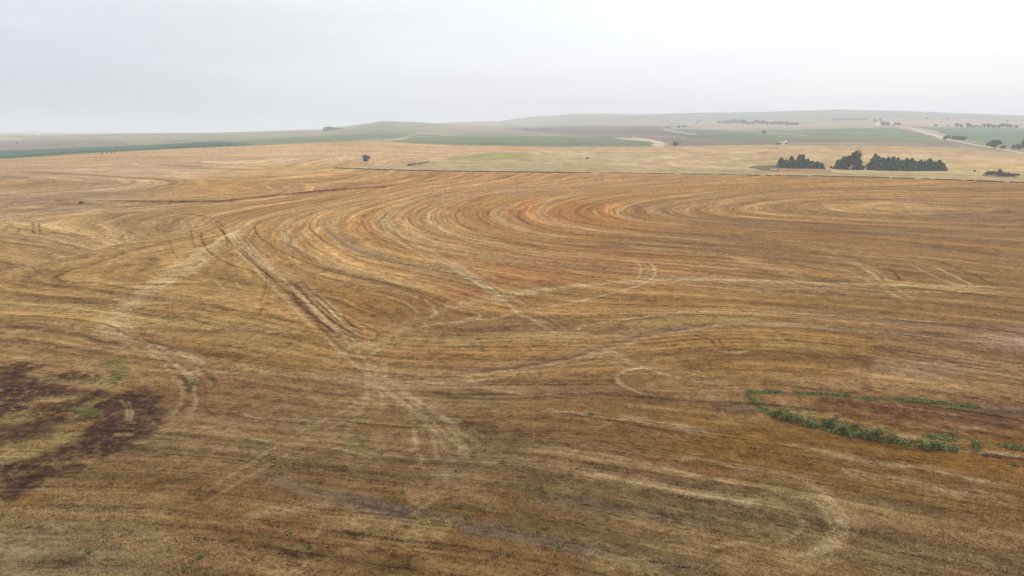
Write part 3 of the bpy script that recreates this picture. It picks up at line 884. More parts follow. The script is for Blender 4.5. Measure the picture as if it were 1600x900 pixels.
# the photograph's near colours were read through the air: take the veil off again
SIG = 0.00025; HAZEC = np.array([0.62, 0.66, 0.78])/KEXP
Tn = np.exp(-SIG*np.minimum(GRf, 940))[:, None]
COLR = np.where((GRf < 900)[:, None], (COLR-HAZEC*(1-Tn))/Tn, COLR)
COLR = np.clip(COLR, 0.012, 0.85)

gl = [s for s in STROKES if s[0] == 'D' and s[1] == 8][0][5]
gm_ = np.where((VX > gl[:, 0].min()-12) & (VX < gl[:, 0].max()+12) & (VY > gl[:, 1].min()-12) & (VY < gl[:, 1].max()+12))[0]
dm = np.full(len(gm_), 1e9)
for i in range(len(gl)-1):
    a = gl[i]; d = gl[i+1]-a; t = np.clip(((VX[gm_]-a[0])*d[0]+(VY[gm_]-a[1])*d[1])/((d*d).sum()+1e-9), 0, 1)
    dm = np.minimum(dm, np.hypot(VX[gm_]-a[0]-t*d[0], VY[gm_]-a[1]-t*d[1]))
VZ[gm_] += 0.9*np.exp(-(dm/3.5)**2)
# ---- build meshes
def mesh_np(name, V, Fq, attrs=None, smooth_=False):
    me = bpy.data.meshes.new(name); nf, k = Fq.shape
    me.vertices.add(len(V)); me.vertices.foreach_set('co', np.asarray(V, np.float32).ravel())
    me.loops.add(nf*k); me.loops.foreach_set('vertex_index', Fq.astype(np.int32).ravel())
    me.polygons.add(nf); me.polygons.foreach_set('loop_start', (np.arange(nf)*k).astype(np.int32))
    if smooth_: me.polygons.foreach_set('use_smooth', np.ones(nf, bool))
    for n, a in (attrs or {}).items():
        a = np.asarray(a, np.float32)
        if a.ndim == 2:
            at = me.color_attributes.new(n, 'FLOAT_COLOR', 'POINT')
            at.data.foreach_set('color', np.c_[a, np.ones(len(a), np.float32)].astype(np.float32).ravel())
        else:
            at = me.attributes.new(n, 'FLOAT', 'POINT'); at.data.foreach_set('value', a)
    me.update(calc_edges=True); me.validate()
    return me
def link(name, me, mat, parent=None, loc=None, rz=0):
    o = bpy.data.objects.new(name, me); COL.objects.link(o)
    if mat and me is not None and len(me.materials) == 0: me.materials.append(mat)
    if parent is not None: o.parent = parent
    if loc is not None: o.location = loc
    if rz: o.rotation_euler = (0, 0, rz)
    return o
def tag(o, label, cat, group=None, kind=None):
    if kind: o['kind'] = kind
    if label: o['label'] = label
    if cat: o['category'] = cat
    if group: o['group'] = group
    return o
def bsdf_mat(name, rough=0.95):
    m = bpy.data.materials.new(name); m.use_nodes = True
    b = m.node_tree.nodes['Principled BSDF']; b.inputs['Roughness'].default_value = rough
    b.inputs['Specular IOR Level'].default_value = 0.05
    return m, m.node_tree, b
def vscale(nt, vec, s):
    n = N(nt, 'ShaderNodeVectorMath', operation='MULTIPLY'); nt.links.new(vec, n.inputs[0]); n.inputs[1].default_value = s; return n.outputs[0]
def tnoise(nt, vec, scale, det=3, rough=0.55):
    n = N(nt, 'ShaderNodeTexNoise'); n.inputs['Scale'].default_value = scale; n.inputs['Detail'].default_value = det; n.inputs['Roughness'].default_value = rough
    nt.links.new(vec, n.inputs[0]); return n.outputs[0]
def field_mat():
    m, nt, b = bsdf_mat('stubble_soil')
    at = N(nt, 'ShaderNodeAttribute', attribute_name='col'); ua = N(nt, 'ShaderNodeAttribute', attribute_name='u')
    g = N(nt, 'ShaderNodeNewGeometry'); sp = N(nt, 'ShaderNodeSeparateXYZ'); nt.links.new(g.outputs['Position'], sp.inputs[0])
    def rowvec(a, bb):
        c = N(nt, 'ShaderNodeCombineXYZ')
        nt.links.new(math_n(nt, 'MULTIPLY', ua.outputs['Fac'], a), c.inputs[0])
        nt.links.new(math_n(nt, 'MULTIPLY', sp.outputs[0], bb), c.inputs[1]); nt.links.new(math_n(nt, 'MULTIPLY', sp.outputs[1], bb), c.inputs[2])
        return c.outputs[0]
    r1 = tnoise(nt, rowvec(3.4, 0.55), 1, 4, 0.75)      # fine rows
    r2 = tnoise(nt, rowvec(0.45, 0.10), 1, 7, 0.82)      # streaks, all sizes
    g1 = tnoise(nt, g.outputs['Position'], 0.5, 9, 0.86)   # stubble grain
    g2 = tnoise(nt, g.outputs['Position'], 0.45, 3, 0.6)   # mottling
    def ctr(s, k): return math_n(nt, 'MULTIPLY', math_n(nt, 'SUBTRACT', s, 0.5), k)
    wpn = tnoise(nt, g.outputs['Position'], 0.04, 2)
    uw = math_n(nt, 'MULTIPLY_ADD', math_n(nt, 'SUBTRACT', wpn, 0.5), 3.0, ua.outputs['Fac'])
    ma = tnoise(nt, rowvec(0.35, 0.045), 1, 2, 0.6); mb = tnoise(nt, rowvec(0.6, 0.08), 1, 2, 0.6)
    def win(s): 
        q = N(nt, 'ShaderNodeMapRange'); q.inputs[1].default_value = 0.3; q.inputs[2].default_value = 0.65; nt.links.new(s, q.inputs[0]); return q.outputs[0]
    ma, mb = win(ma), win(mb); lines = None
    for P_, a_, b_ in ((8.6, .16, .20), (4.1, .26, .28), (2.3, .34, .36), (1.05, .36, .38), (.42, .3, .3)):
        for ph_, pw, am, md in ((0., 12, -a_*.9, ma), (2.3, 7, b_*.9, mb)):
            sn = math_n(nt, 'SINE', math_n(nt, 'MULTIPLY_ADD', uw, 2*math.pi/P_, ph_+P_))
            pu = math_n(nt, 'POWER', math_n(nt, 'MULTIPLY_ADD', sn, 0.5, 0.5), pw)
            pu = math_n(nt, 'MULTIPLY', math_n(nt, 'MULTIPLY', pu, md), am)
            lines = pu if lines is None else math_n(nt, 'ADD', lines, pu)
    t = math_n(nt, 'ADD', math_n(nt, 'ADD', ctr(r1, 1.2), ctr(r2, 0.9)), math_n(nt, 'ADD', ctr(g1, 2.6), ctr(g2, 0.3)))
    t = math_n(nt, 'ADD', t, lines)
    ga = tnoise(nt, g.outputs['Position'], 7.0, 1, 0.9); gb = tnoise(nt, rowvec(3.0, 1.8), 1, 1, 0.9); gc_ = tnoise(nt, rowvec(1.1, 0.55), 1, 1, 0.9)
    t = math_n(nt, 'ADD', t, math_n(nt, 'ADD', ctr(ga, 2.3), math_n(nt, 'ADD', ctr(gb, 1.9), ctr(gc_, 1.3))))
    # t < 0: shows soil, t > 0: straw
    mul = N(nt, 'ShaderNodeMapRange'); mul.inputs[1].default_value = -0.95; mul.inputs[2].default_value = 0.95; mul.inputs[3].default_value = 0.22; mul.inputs[4].default_value = 1.95
    nt.links.new(t, mul.inputs[0])
    tint = N(nt, 'ShaderNodeValToRGB'); nt.links.new(math_n(nt, 'ADD', t, 0.5), tint.inputs[0])
    tint.color_ramp.elements[0].color = (1.03, 0.97, 0.92, 1); tint.color_ramp.elements[1].color = (0.975, 1.02, 1.06, 1)
    v1 = N(nt, 'ShaderNodeVectorMath', operation='MULTIPLY'); nt.links.new(at.outputs['Color'], v1.inputs[0]); nt.links.new(tint.outputs[0], v1.inputs[1])
    v2 = N(nt, 'ShaderNodeVectorMath', operation='SCALE'); nt.links.new(v1.outputs[0], v2.inputs[0]); nt.links.new(mul.outputs[0], v2.inputs['Scale'])
    nt.links.new(v2.outputs[0], b.inputs['Base Color'])
    bp = N(nt, 'ShaderNodeBump'); bp.inputs['Strength'].default_value = 0.8; bp.inputs['Distance'].default_value = 0.12
    nt.links.new(t, bp.inputs['Height']); nt.links.new(bp.outputs[0], b.inputs['Normal'])
    return m
def land_mat(name, s1, s2, k1, k2):
    m, nt, b = bsdf_mat(name)
    at = N(nt, 'ShaderNodeAttribute', attribute_name='col'); g = N(nt, 'ShaderNodeNewGeometry')
    n1 = tnoise(nt, vscale(nt, g.outputs['Position'], (0.5, 1, 1)), s1, 5, 0.7); n2 = tnoise(nt, g.outputs['Position'], s2, 4, 0.6)
    t = math_n(nt, 'ADD', math_n(nt, 'MULTIPLY_ADD', n1, k1, 1-0.5*k1), math_n(nt, 'MULTIPLY_ADD', n2, k2, -0.5*k2))
    v2 = N(nt, 'ShaderNodeVectorMath', operation='SCALE'); nt.links.new(at.outputs['Color'], v2.inputs[0]); nt.links.new(t, v2.inputs['Scale'])
    nt.links.new(v2.outputs[0], b.inputs['Base Color']); return m
M_FIELD = field_mat(); M_PAST = land_mat('dry_grass', 0.22, 0.04, 2.6, 1.0); M_FAR = land_mat('far_country', 0.05, 0.009, 1.1, 0.7)
idx = np.arange(NR*NC).reshape(NR, NC)
Q = np.stack([idx[:-1, :-1], idx[:-1, 1:], idx[1:, 1:], idx[1:, :-1]], -1).reshape(-1, 4)[:, ::-1]
V3 = np.stack([VX, VY, VZ], 1)
v0 = Q[:, 0]
cls = np.where(past[v0], 1, np.where(GRf[v0] >= 900, 2, 0))
for c, nm_, mt in ((0, 'ground', M_FIELD), (1, 'pasture_ground', M_PAST), (2, 'hills', M_FAR)):
    q = Q[cls == c]; used, inv = np.unique(q, return_inverse=True)
    o = link(nm_, mesh_np(nm_, V3[used], inv.reshape(-1, 4), {'col': COLR[used], 'u': U[used]}, True), mt)
    tag(o, None, None, kind='structure')
del Q

# ---- far dirt roads: ribbons lying on the land
m, nt2, b = bsdf_mat('dirt_road'); nn = N(nt2, 'ShaderNodeNewGeometry'); no = tnoise(nt2, nn.outputs['Position'], 0.05, 3)
cr = N(nt2, 'ShaderNodeValToRGB'); cr.color_ramp.elements[0].color = (.36, .30, .24, 1); cr.color_ramp.elements[1].color = (.50, .43, .35, 1)
nt2.links.new(no, cr.inputs[0]); nt2.links.new(cr.outputs[0], b.inputs['Base Color']); M_ROAD = m
for v, s, wd in ROADS:
    P = smooth(pts(v, s), 24); G = unproj(P[:, 0], P[:, 1])
    # drop jumps behind crests
    L = np.hypot(np.gradient(G[:, 0]), np.gradient(G[:, 1])); L[L == 0] = 1
    nx_, ny_ = -np.gradient(G[:, 1])/L, np.gradient(G[:, 0])/L
    rows = []
    for f in (-1, -.5, 0, .5, 1):
        x = G[:, 0]+nx_*wd/2*f; y = G[:, 1]+ny_*wd/2*f; rows.append(np.stack([x, y, Hz(x, y)+0.35], 1))
    Vv = np.stack(rows, 1).reshape(-1, 3); ii = np.arange(len(Vv)).reshape(-1, 5)
    q = np.stack([ii[:-1, :-1], ii[:-1, 1:], ii[1:, 1:], ii[1:, :-1]], -1).reshape(-1, 4)
    tag(link('dirt_road', mesh_np('dirt_road', Vv, q), M_ROAD), None, None, kind='structure')

# ------------------------------------------------------------------ leaf cards and crowns
def cards(P, size, elong=1.0, upbias=0.0, g=rng):
    """one small quad per point, random facing"""
    n = len(P); size = np.broadcast_to(size, (n,))
    a = g.normal(size=(n, 3)); a[:, 2] += upbias; a /= np.linalg.norm(a, axis=1)[:, None]
    b = np.cross(a, g.normal(size=(n, 3))); b /= np.linalg.norm(b, axis=1)[:, None]
    a = a*(size*elong)[:, None]; b = b*size[:, None]
    V = np.stack([P-a-b, P+a-b*0.6, P+a*1.1+b*0.6, P-a*0.8+b], 1).reshape(-1, 3)
    return V, np.arange(4*n).reshape(n, 4)
def leaf_mat(name, c, var=0.35):
    m, nt, b = bsdf_mat(name, 0.8)
    at = N(nt, 'ShaderNodeAttribute', attribute_name='tint')
    v = N(nt, 'ShaderNodeVectorMath', operation='SCALE'); v.inputs[0].default_value = tuple(c)
    nt.links.new(math_n(nt, 'MULTIPLY_ADD', at.outputs['Fac'], 2*var, 1-var), v.inputs['Scale'])
    nt.links.new(v.outputs[0], b.inputs['Base Color']); return m
M_CON = leaf_mat('conifer_leaf', (0.072, 0.125, 0.075), .7); M_BRD = leaf_mat('broadleaf', (0.06, 0.095, 0.045), .5)
M_FARL = leaf_mat('far_leaf', (0.06, 0.09, 0.06), .4); M_TWIG = leaf_mat('bare_twig', (0.10, 0.085, 0.085), .35)
M_GRN = leaf_mat('weed_leaf', (0.15, 0.17, 0.062), .6); M_OLV = leaf_mat('dry_weed', (0.085, 0.085, 0.04), .5)
M_BARK, ntb, bb_ = bsdf_mat('bark'); bb_.inputs['Base Color'].default_value = (0.09, 0.07, 0.055, 1)
nb = tnoise(ntb, N(ntb, 'ShaderNodeNewGeometry').outputs['Position'], 3, 4)
crb = N(ntb, 'ShaderNodeValToRGB'); crb.color_ramp.elements[0].color = (.05, .04, .03, 1); crb.color_ramp.elements[1].color = (.14, .11, .09, 1)
ntb.links.new(nb, crb.inputs[0]); ntb.links.new(crb.outputs[0], bb_.inputs['Base Color'])
def tube(path, rad, k=6):
    path = np.asarray(path, float); V = []; Fc = []
    for i, p in enumerate(path):
        t = path[min(i+1, len(path)-1)]-path[max(i-1, 0)]; t /= np.linalg.norm(t)+1e-9
        a = np.cross(t, [0.3, 1, 0.1]); a /= np.linalg.norm(a); b = np.cross(t, a)
        for j in range(k):
            th = 2*math.pi*j/k; V.append(p+rad[i]*(math.cos(th)*a+math.sin(th)*b))
    for i in range(len(path)-1):
        for j in range(k): Fc.append([i*k+j, i*k+(j+1) % k, (i+1)*k+(j+1) % k, (i+1)*k+j])
    return np.array(V), np.array(Fc)
def join(parts):
    V = []; Fc = []; n = 0
    for v, f in parts: V.append(v); Fc.append(f+n); n += len(v)
    return np.vstack(V), np.vstack(Fc)
def trunk_mesh(h, r, limbs=5, spread=0.3, seed=0):
    g = np.random.default_rng(seed); parts = [tube([(0, 0, -0.3), (g.normal()*.02*h, g.normal()*.02*h, h*.35), (g.normal()*.03*h, 0, h*.75)], [r*1.3, r*.9, r*.35])]
    for i in range(limbs):
        a = g.uniform(0, 6.28); z = h*g.uniform(.22, .55)
        parts.append(tube([(0, 0, z), (math.cos(a)*spread*h*.5, math.sin(a)*spread*h*.5, z+h*.12), (math.cos(a)*spread*h, math.sin(a)*spread*h, z+h*.28)], [r*.5, r*.35, r*.12], 5))
    V, Fc = join(parts); return mesh_np('trunk', V, Fc, None, True)
def conifer_crown(h, wd, n, seed, base=0.06):
    g = np.random.default_rng(seed); P = []; T = []
    lv = 9
    for i in range(n):
        t = g.random()**1.25; z = h*(base+(1-base)*t)
        lay = 0.75+0.25*abs(math.sin(t*lv*math.pi+seed)); rad = wd*0.5*(1-t)**0.62*lay*(0.75+0.35*math.sin(3*0+seed))if False else wd*0.5*((1-t)**0.6*0.95+0.03)*lay
        a = g.uniform(0, 6.28); lob = 1+0.25*math.sin(a*3+seed+t*4)+0.15*math.sin(a*5-seed*2+t*9)
        q = g.random()**0.5; P.append((math.cos(a)*rad*lob*q, math.sin(a)*rad*lob*q, z-rad*q*0.25+g.normal()*.1)); T.append(0.5+0.5*math.sin(a*3+t*14+seed)*.6+g.normal()*.25)
    P = np.array(P); V, Fc = cards(P, h*0.035*(0.7+0.6*g.random(n)), 1.3, 0.2, g)
    return mesh_np('crown', V, Fc, {'tint': np.repeat(np.clip(T, 0, 1), 4)})
def round_crown(h, wd, n, seed, base=0.2, flat=1.0, csz=0.035, lumps=9):
    g = np.random.default_rng(seed); cs = []
    for i in range(lumps):
        a = g.uniform(0, 6.28); q = math.sqrt(g.random())*0.62; z = base+(1-base)*g.uniform(.25, .8)
        cs.append((math.cos(a)*q*wd*.5, math.sin(a)*q*wd*.5, z*h, g.uniform(.22, .36)))
    P = []; T = []
    for i in range(n):
        c = cs[g.integers(lumps)]; d = g.normal(size=3); d /= np.linalg.norm(d); q = g.random()**0.4*c[3]
        p = (c[0]+d[0]*q*wd*.85, c[1]+d[1]*q*wd*.85, c[2]+d[2]*q*h*(1-base)*.9*flat)
        P.append((p[0], p[1], min(max(p[2], h*base*.8), h))); T.append(0.5+(hash3(np.int64(int(c[0]*97)), np.int64(3), np.int64(seed))-.5)*.7+g.normal()*.2)
    V, Fc = cards(np.array(P), h*csz*(0.7+0.6*g.random(n)), 1.1, 0.1, g)
    return mesh_np('crown', V, Fc, {'tint': np.repeat(np.clip(T, 0, 1), 4)})
ORD = ['first', 'second', 'third', 'fourth', 'fifth', 'sixth', 'seventh', 'eighth', 'ninth', 'tenth', 'eleventh', 'twelfth', 'thirteenth', 'fourteenth', 'fifteenth', 'sixteenth', 'seventeenth', 'eighteenth', 'nineteenth', 'twentieth', 'twenty-first', 'twenty-second']
def empty(name, loc, rz=0):
    o = bpy.data.objects.new(name, None); COL.objects.link(o); o.location = loc; o.rotation_euler = (0, 0, rz); o.empty_display_size = 0.5; return o
def m_per_px(G): return (G[1]*CP-(G[2]-CAMH)*SP)/F
CACHE = {}
def tree(name, px, py, hpx, wpx, kind, label, cat='tree', group=None, seed=0, loc=None):
    G = unproj([px], [py])[0] if loc is None else np.array(loc)
    k = m_per_px(G); h = hpx*k; wd = wpx*k
    key = (kind, seed % 5)
    if key not in CACHE:
        s = 100+seed % 5
        if kind == 'con': cr = conifer_crown(10, 7, 1500, s); tr = trunk_mesh(10, .22, 4, .12, s); mt = M_CON
        elif kind == 'rnd': cr = round_crown(10, 10, 1500, s, .12); tr = trunk_mesh(10, .3, 6, .3, s); mt = M_BRD
        elif kind == 'umb': cr = round_crown(10, 12, 1500, s, .24, .9, .03, 16); tr = trunk_mesh(10, .35, 7, .42, s); mt = M_BRD
        elif kind == 'far': cr = round_crown(10, 10, 420, s, .1, 1, .06, 7); tr = trunk_mesh(10, .3, 3, .25, s); mt = M_FARL
        elif kind == 'bsh': cr = round_crown(10, 16, 700, s, .0, .9, .06, 9); tr = trunk_mesh(6, .25, 4, .4, s); mt = M_BRD
        elif kind == 'twg': cr = round_crown(10, 14, 900, s, .0, .95, .035, 9); tr = trunk_mesh(7, .2, 7, .5, s); mt = M_TWIG
        CACHE[key] = (cr, tr, mt, {'con': 7, 'rnd': 10, 'umb': 12, 'far': 10, 'bsh': 16, 'twg': 14}[kind])
    cr, tr, mt, bw = CACHE[key]
    e = empty(name, (G[0], G[1], G[2]-0.15), (seed*2.399) % 6.28)
    e.scale = (wd/bw, wd/bw, h/10)
    link('crown', cr, mt, e); link('trunk', tr, M_BARK, e)
    return tag(e, label, cat, group)
# conifer shelter belt in three clumps: (x, base y, height, width, is round)
C1 = [(1220,262,15,11),(1227,262.5,13,12),(1235,263,16,12),(1243,263,14,12),(1248,263,19,11),(1253,263,20,11),(1261,263,15,12),(1268,263.5,11,12),(1276,263.5,12,12),(1283,264,9,9)]
C2 = [(1309,264,15,12),(1317,264.5,20,13),(1325,265,20,14),(1333,265,25,17),(1339,265,17,12)]
C3 = [(1365,265.5,24,13),(1371,266,19,12),(1378,266,16,12),(1386,266,18,12),(1394,266.5,20,13),(1401,266.5,16,12),(1408,266.5,17,11),(1415,266.5,16,12),(1423,267,19,12),(1430,267,15,12),(1437,267,17,11),(1444,267,15,12),(1451,267,16,12),(1459,267,14,11),(1466,267,15,12),(1472,267,11,10)]
for nmg, L, where in (('left clump of the dark conifer belt', C1, 'left conifer clump'), ('middle clump of the dark conifer belt', C2, 'middle conifer clump'), ('long right clump of the dark conifer belt', C3, 'long right conifer row')):
    for i, (x, y, h, wd) in enumerate(L):
        knd = 'rnd' if (L is C2 and i in (2, 3)) else 'con'
        sz = 'tall' if h >= 18 else ('short' if h <= 12 else 'middling')
        tree('conifer_tree', x, y, h*(.95+.3*random.random()), wd*1.45, knd, f'{sz} dark conifer, {ORD[i]} from the left in the {where}', 'tree', nmg, seed=i*3+len(L))
for i, (x, y, h, wd) in enumerate([(1299,264,5,5), (1348,265.5,8,9), (1356,265.5,10,9)]):
    tree('small_tree', x, y, h, wd, 'rnd', ['tiny dark tree in the gap right of the left conifer clump', 'low dark tree just right of the middle conifer clump', 'low dark tree touching the left end of the long conifer row'][i], 'tree', seed=i+1)
tree('lone_tree', 573, 256.5, 14.5, 14, 'umb', 'lone dark green tree with a rounded crown in the dry pasture', 'tree', seed=2)
# bare grey thicket at the right edge
for i, (x, h, wd) in enumerate([(1543,9,16),(1554,9.5,16),(1565,9.5,15),(1576,8,16),(1586,7.5,14)]):
    tree('bare_bush', x, 275.5+i*.4, h, wd, 'twg', f'leafless purplish grey bush, {ORD[i]} from the left in the thicket right of the conifers', 'bush', 'leafless bushes of the thicket', seed=i)
tree('small_tree', 1561, 276, 12.5, 6, 'rnd', 'thin dark green tree poking out of the leafless thicket', 'tree', seed=4)
tree('shrub', 1523, 268, 3, 5, 'bsh', 'tiny dark shrub alone between the conifer row and the leafless thicket', 'bush', seed=3)
# valley trees at the right, beyond the pasture
V1 = [(1478,219,8,13,'dark rounded tree, left of the pair where the dirt road bends'),(1493,220.5,8.5,14,'dark rounded tree right after the gap beside the dirt road bend'),(1504,220.5,8,14,'dark rounded tree at the right end of the trio by the road bend'),
 (1544,229,7,8,'low ragged tree touching the left side of the big roadside tree'),(1554,233,15,17,'biggest dark round tree standing by the dirt road near the right edge'),(1566,233,6,9,'low dark bush right beside the big roadside tree'),
 (1584,233.5,7,9,'low dark bush left of the trees at the right picture edge'),(1593,234,9,12,'dark tree just inside the right picture edge'),(1600,234,16,13,'tall dark tree cut by the right picture edge')]
for i, (x, y, h, wd, lb) in enumerate(V1): tree('broadleaf_tree', x, y, h, wd, 'rnd', lb, 'tree', 'round trees along the dirt road', seed=i)
tree('bush', 1194, 209.5, 6, 8, 'bsh', 'single dark bush on the pale track between green fields', 'bush', seed=1)
tree('bush', 1056, 228.5, 7.5, 10, 'bsh', 'single dark round bush beside the pale bend of the track', 'bush', seed=2)
for i, (x, y, h, wd) in enumerate([(1040,201.5,3,4),(1045,201,4,4),(1060,200.5,4,4),(1068,199,3,5),(1071,199,3.5,4)]):
    tree('far_tree', x, y, h, wd, 'far', f'tiny hazy tree, {ORD[i]} from the left of five by the mauve ploughed field', 'tree', 'five tiny trees by the ploughed field', seed=i)
for i, (x, y, h, wd) in enumerate([(821,202,2.5,4),(849,202,3,5),(1088,193.5,2.5,5),(1093,191.5,2.5,6)]):
    tree('far_tree', x, y, h, wd, 'far', ['faint dot of a tree left of the mauve ploughed field', 'faint small tree at the left tip of the mauve ploughed field', 'hazy bush at the foot of the short hillside hedge', 'hazy bush at the top of the short hillside hedge'][i], 'tree', seed=i)
g = np.random.default_rng(11)
for i in range(22):
    x = 1122+i*5.9; tall = [4,4,5,6,8,6,7,7,5,5,7,6,7,6,5,6,6,6,6,5,5,5][i]
    tree('far_tree', x, 193+i*.16, tall, 9, 'far', f'hazy grey-green tree, {ORD[i]} from the left in the long line below the ridge', 'tree', 'long hazy tree line below the ridge', seed=i)
for i in range(11):
    tree('far_tree', 1302+i*5, 188.8, 3+(i % 3)*.6, 4.5, 'far', f'tiny faint tree, {ORD[i]} from the left in the thin row on the far slope', 'tree', 'thin row of tiny trees on the far slope', seed=i)
for i, (x, y, h, wd, lb) in enumerate([(1366,191.5,5,8,'pale hazy tree left of the farmstead'),(1375,190.5,6,5,'thin hazy tree behind the farmstead'),(1380,196.5,6.5,10,'darker tree at the left of the farmstead grove'),(1388,197,6,9,'darker tree in the middle of the farmstead grove'),(1397,197,6,8,'dark tree right of the gap in the farmstead grove'),(1403,197,5.5,7,'dark tree at the right end of the farmstead grove')]):
    tree('far_tree', x, y, h, wd, 'far', lb, 'tree', 'trees round the far farmstead', seed=i)
V2 = [(1447,187,3.5,5,'small hazy tree high on the slope, left one of two'),(1480,187,4,4,'small hazy tree high on the slope, right one of two'),(1462,198,3.5,6,'small hazy tree just above the green field, left one of two'),(1481,198,2.5,3,'tiny hazy tree just above the green field, right one of two'),(1573,190,3,4,'small faint tree high on the slope near the right edge')]
for i, (x, y, h, wd, lb) in enumerate(V2): tree('far_tree', x, y, h, wd, 'far', lb, 'tree', seed=i)
V3_ = [(1493,7.5,7),(1501,6,7),(1512,8,6),(1517,6,6),(1523,5.5,7),(1530,4,7),(1537,7,8),(1545,7,8),(1553,5.5,9),(1560,6.5,8),(1566,7.5,8),(1573,7.5,9),(1580,6,8),(1588,5.5,8)]
for i, (x, h, wd) in enumerate(V3_):
    tree('far_tree', x, 200+.05*i, h, wd, 'far', f'hazy grey tree, {ORD[i]} from the left in the row above the right green field', 'tree', 'hazy tree row above the right green field', seed=i)
for i, (x, y) in enumerate([(27,225),(77,226.5),(88,228.5),(116,230)]):
    tree('far_tree', x, y, 2.2, 3.5, 'bsh', f'tiny dark bush, {ORD[i]} from the left above the green strip', 'bush', 'tiny bushes above the green strip', seed=i)
for i, (x, y) in enumerate([(160,240.3),(167,239.8),(174,239.2),(180,238.8)]):
    tree('shrub', x, y, 2.6, 3.2, 'bsh', f'tiny dark shrub, {ORD[i]} from the left on the lower edge of the green strip', 'bush', 'tiny shrubs on the lower edge of the green strip', seed=i)

# ------------------------------------------------------------------ small buildings and things
def box_bm(bm, c, s, rz=0):
    M = Matrix.Translation(c) @ Matrix.Rotation(rz, 4, 'Z') @ Matrix.Diagonal((*s, 1)); bmesh.ops.create_cube(bm, size=1, matrix=M)
def bm_obj(name, fn, mat, parent=None):
    bm = bmesh.new(); fn(bm); me = bpy.data.meshes.new(name); bm.to_mesh(me); bm.free(); return link(name, me, mat, parent)
def plain(name, c, rough=0.9):
    m, nt, b = bsdf_mat(name, rough); n = tnoise(nt, N(nt, 'ShaderNodeNewGeometry').outputs['Position'], 1.5, 4)
    v = N(nt, 'ShaderNodeVectorMath', operation='SCALE'); v.inputs[0].default_value = c; nt.links.new(math_n(nt, 'MULTIPLY_ADD', n, 0.5, 0.75), v.inputs['Scale'])
    nt.links.new(v.outputs[0], b.inputs['Base Color']); return m
M_WHITE = plain('whitewash', (.75, .74, .70)); M_TIN = plain('grey_tin_roof', (.42, .43, .45), .5); M_DARK = plain('dark_opening', (.03, .03, .035)); M_STONE = plain('trough_concrete', (.62, .62, .60))
M_ROCK = plain('dark_rock', (.11, .095, .10)); M_COW = plain('dark_hide', (.022, .016, .014)); M_WOOD = plain('weathered_wood', (.16, .12, .09))
def gable(bm, L, W, h, z0, ov=.3):
    vs = [bm.verts.new(p) for p in [(-L/2-ov, -W/2-ov, z0), (L/2+ov, -W/2-ov, z0), (L/2+ov, W/2+ov, z0), (-L/2-ov, W/2+ov, z0), (-L/2-ov, 0, z0+h), (L/2+ov, 0, z0+h)]]
    for f in ((0, 1, 5, 4), (2, 3, 4, 5), (3, 0, 4), (1, 2, 5), (3, 2, 1, 0)): bm.faces.new([vs[i] for i in f])
def house(px, py, L, W, H, label, rz=0.1, name='farmhouse', cat='building'):
    G = unproj([px], [py])[0]; e = empty(name, tuple(G), rz)
    bm_obj('wall', lambda bm: box_bm(bm, (0, 0, H/2-.3), (L, W, H+.6)), M_WHITE, e)
    bm_obj('roof', lambda bm: gable(bm, L, W, H*.55, H+.01), M_TIN, e)
    bm_obj('door', lambda bm: box_bm(bm, (0, -W/2, 1.0), (1.1, .12, 2.0)), M_DARK, e)
    for sx in (-.3, .3): bm_obj('window', lambda bm: box_bm(bm, (sx*L, -W/2, 1.6), (1.2, .12, 1.1)), M_DARK, e)
    return tag(e, label, cat)
house(1371, 196, 16, 8, 5, 'pale farmhouse among hazy trees on the far slope', .15)
house(1392.5, 197, 9, 7, 5.5, 'small white shed in the gap of the farmstead grove', -.1, 'farm_shed')
house(52, 209.8, 60, 30, 12, 'bright white farm shed on the distant plain at the far left', 0, 'farm_shed')
# small ruin on the pasture skyline: white hut, dark pole beside it
house(1227.5, 225.8, 4, 3, 3.0, 'tiny white hut on the pasture skyline above the left conifers', 0, 'farm_hut')
G = unproj([1230.5], [226])[0]; e = empty('windpump', tuple(G))
def wp(bm):
    for sx in (-1, 1):
        for sy in (-1, 1):
            a = Vector((sx*.9, sy*.9, -.3)); b_ = Vector((sx*.15, sy*.15, 6.2)); mid = (a+b_)/2; d = b_-a
            bmesh.ops.create_cube(bm, size=1, matrix=Matrix.Translation(mid) @ d.to_track_quat('Z', 'Y').to_matrix().to_4x4() @ Matrix.Diagonal((.14, .14, d.length, 1)))
    for z, s in ((1.5, 1.35), (3.2, .95), (4.8, .6)):
        for a in range(4): box_bm(bm, (math.cos(a*math.pi/2)*s*.5*1.0, math.sin(a*math.pi/2)*s*.5, z), (.09, s*1.05, .09), a*math.pi/2)
def wh(bm):
    for k in range(12):
        a = k*math.pi/6
        M = Matrix.Translation((0, -.35, 6.3)) @ Matrix.Rotation(a, 4, 'Y') @ Matrix.Translation((0, 0, .62)) @ Matrix.Rotation(.5, 4, 'Z') @ Matrix.Diagonal((.24, .02, .9, 1))
        bmesh.ops.create_cube(bm, size=1, matrix=M)
bm_obj('tower', wp, M_WOOD, e); bm_obj('wheel', wh, M_DARK, e)
tag(e, 'thin dark windpump standing right beside the tiny white hut', 'windpump')
tree('shrub', 1217, 225.8, 2.6, 9, 'bsh', 'low dark shrub left of the tiny white hut on the pasture skyline', 'bush', seed=2)
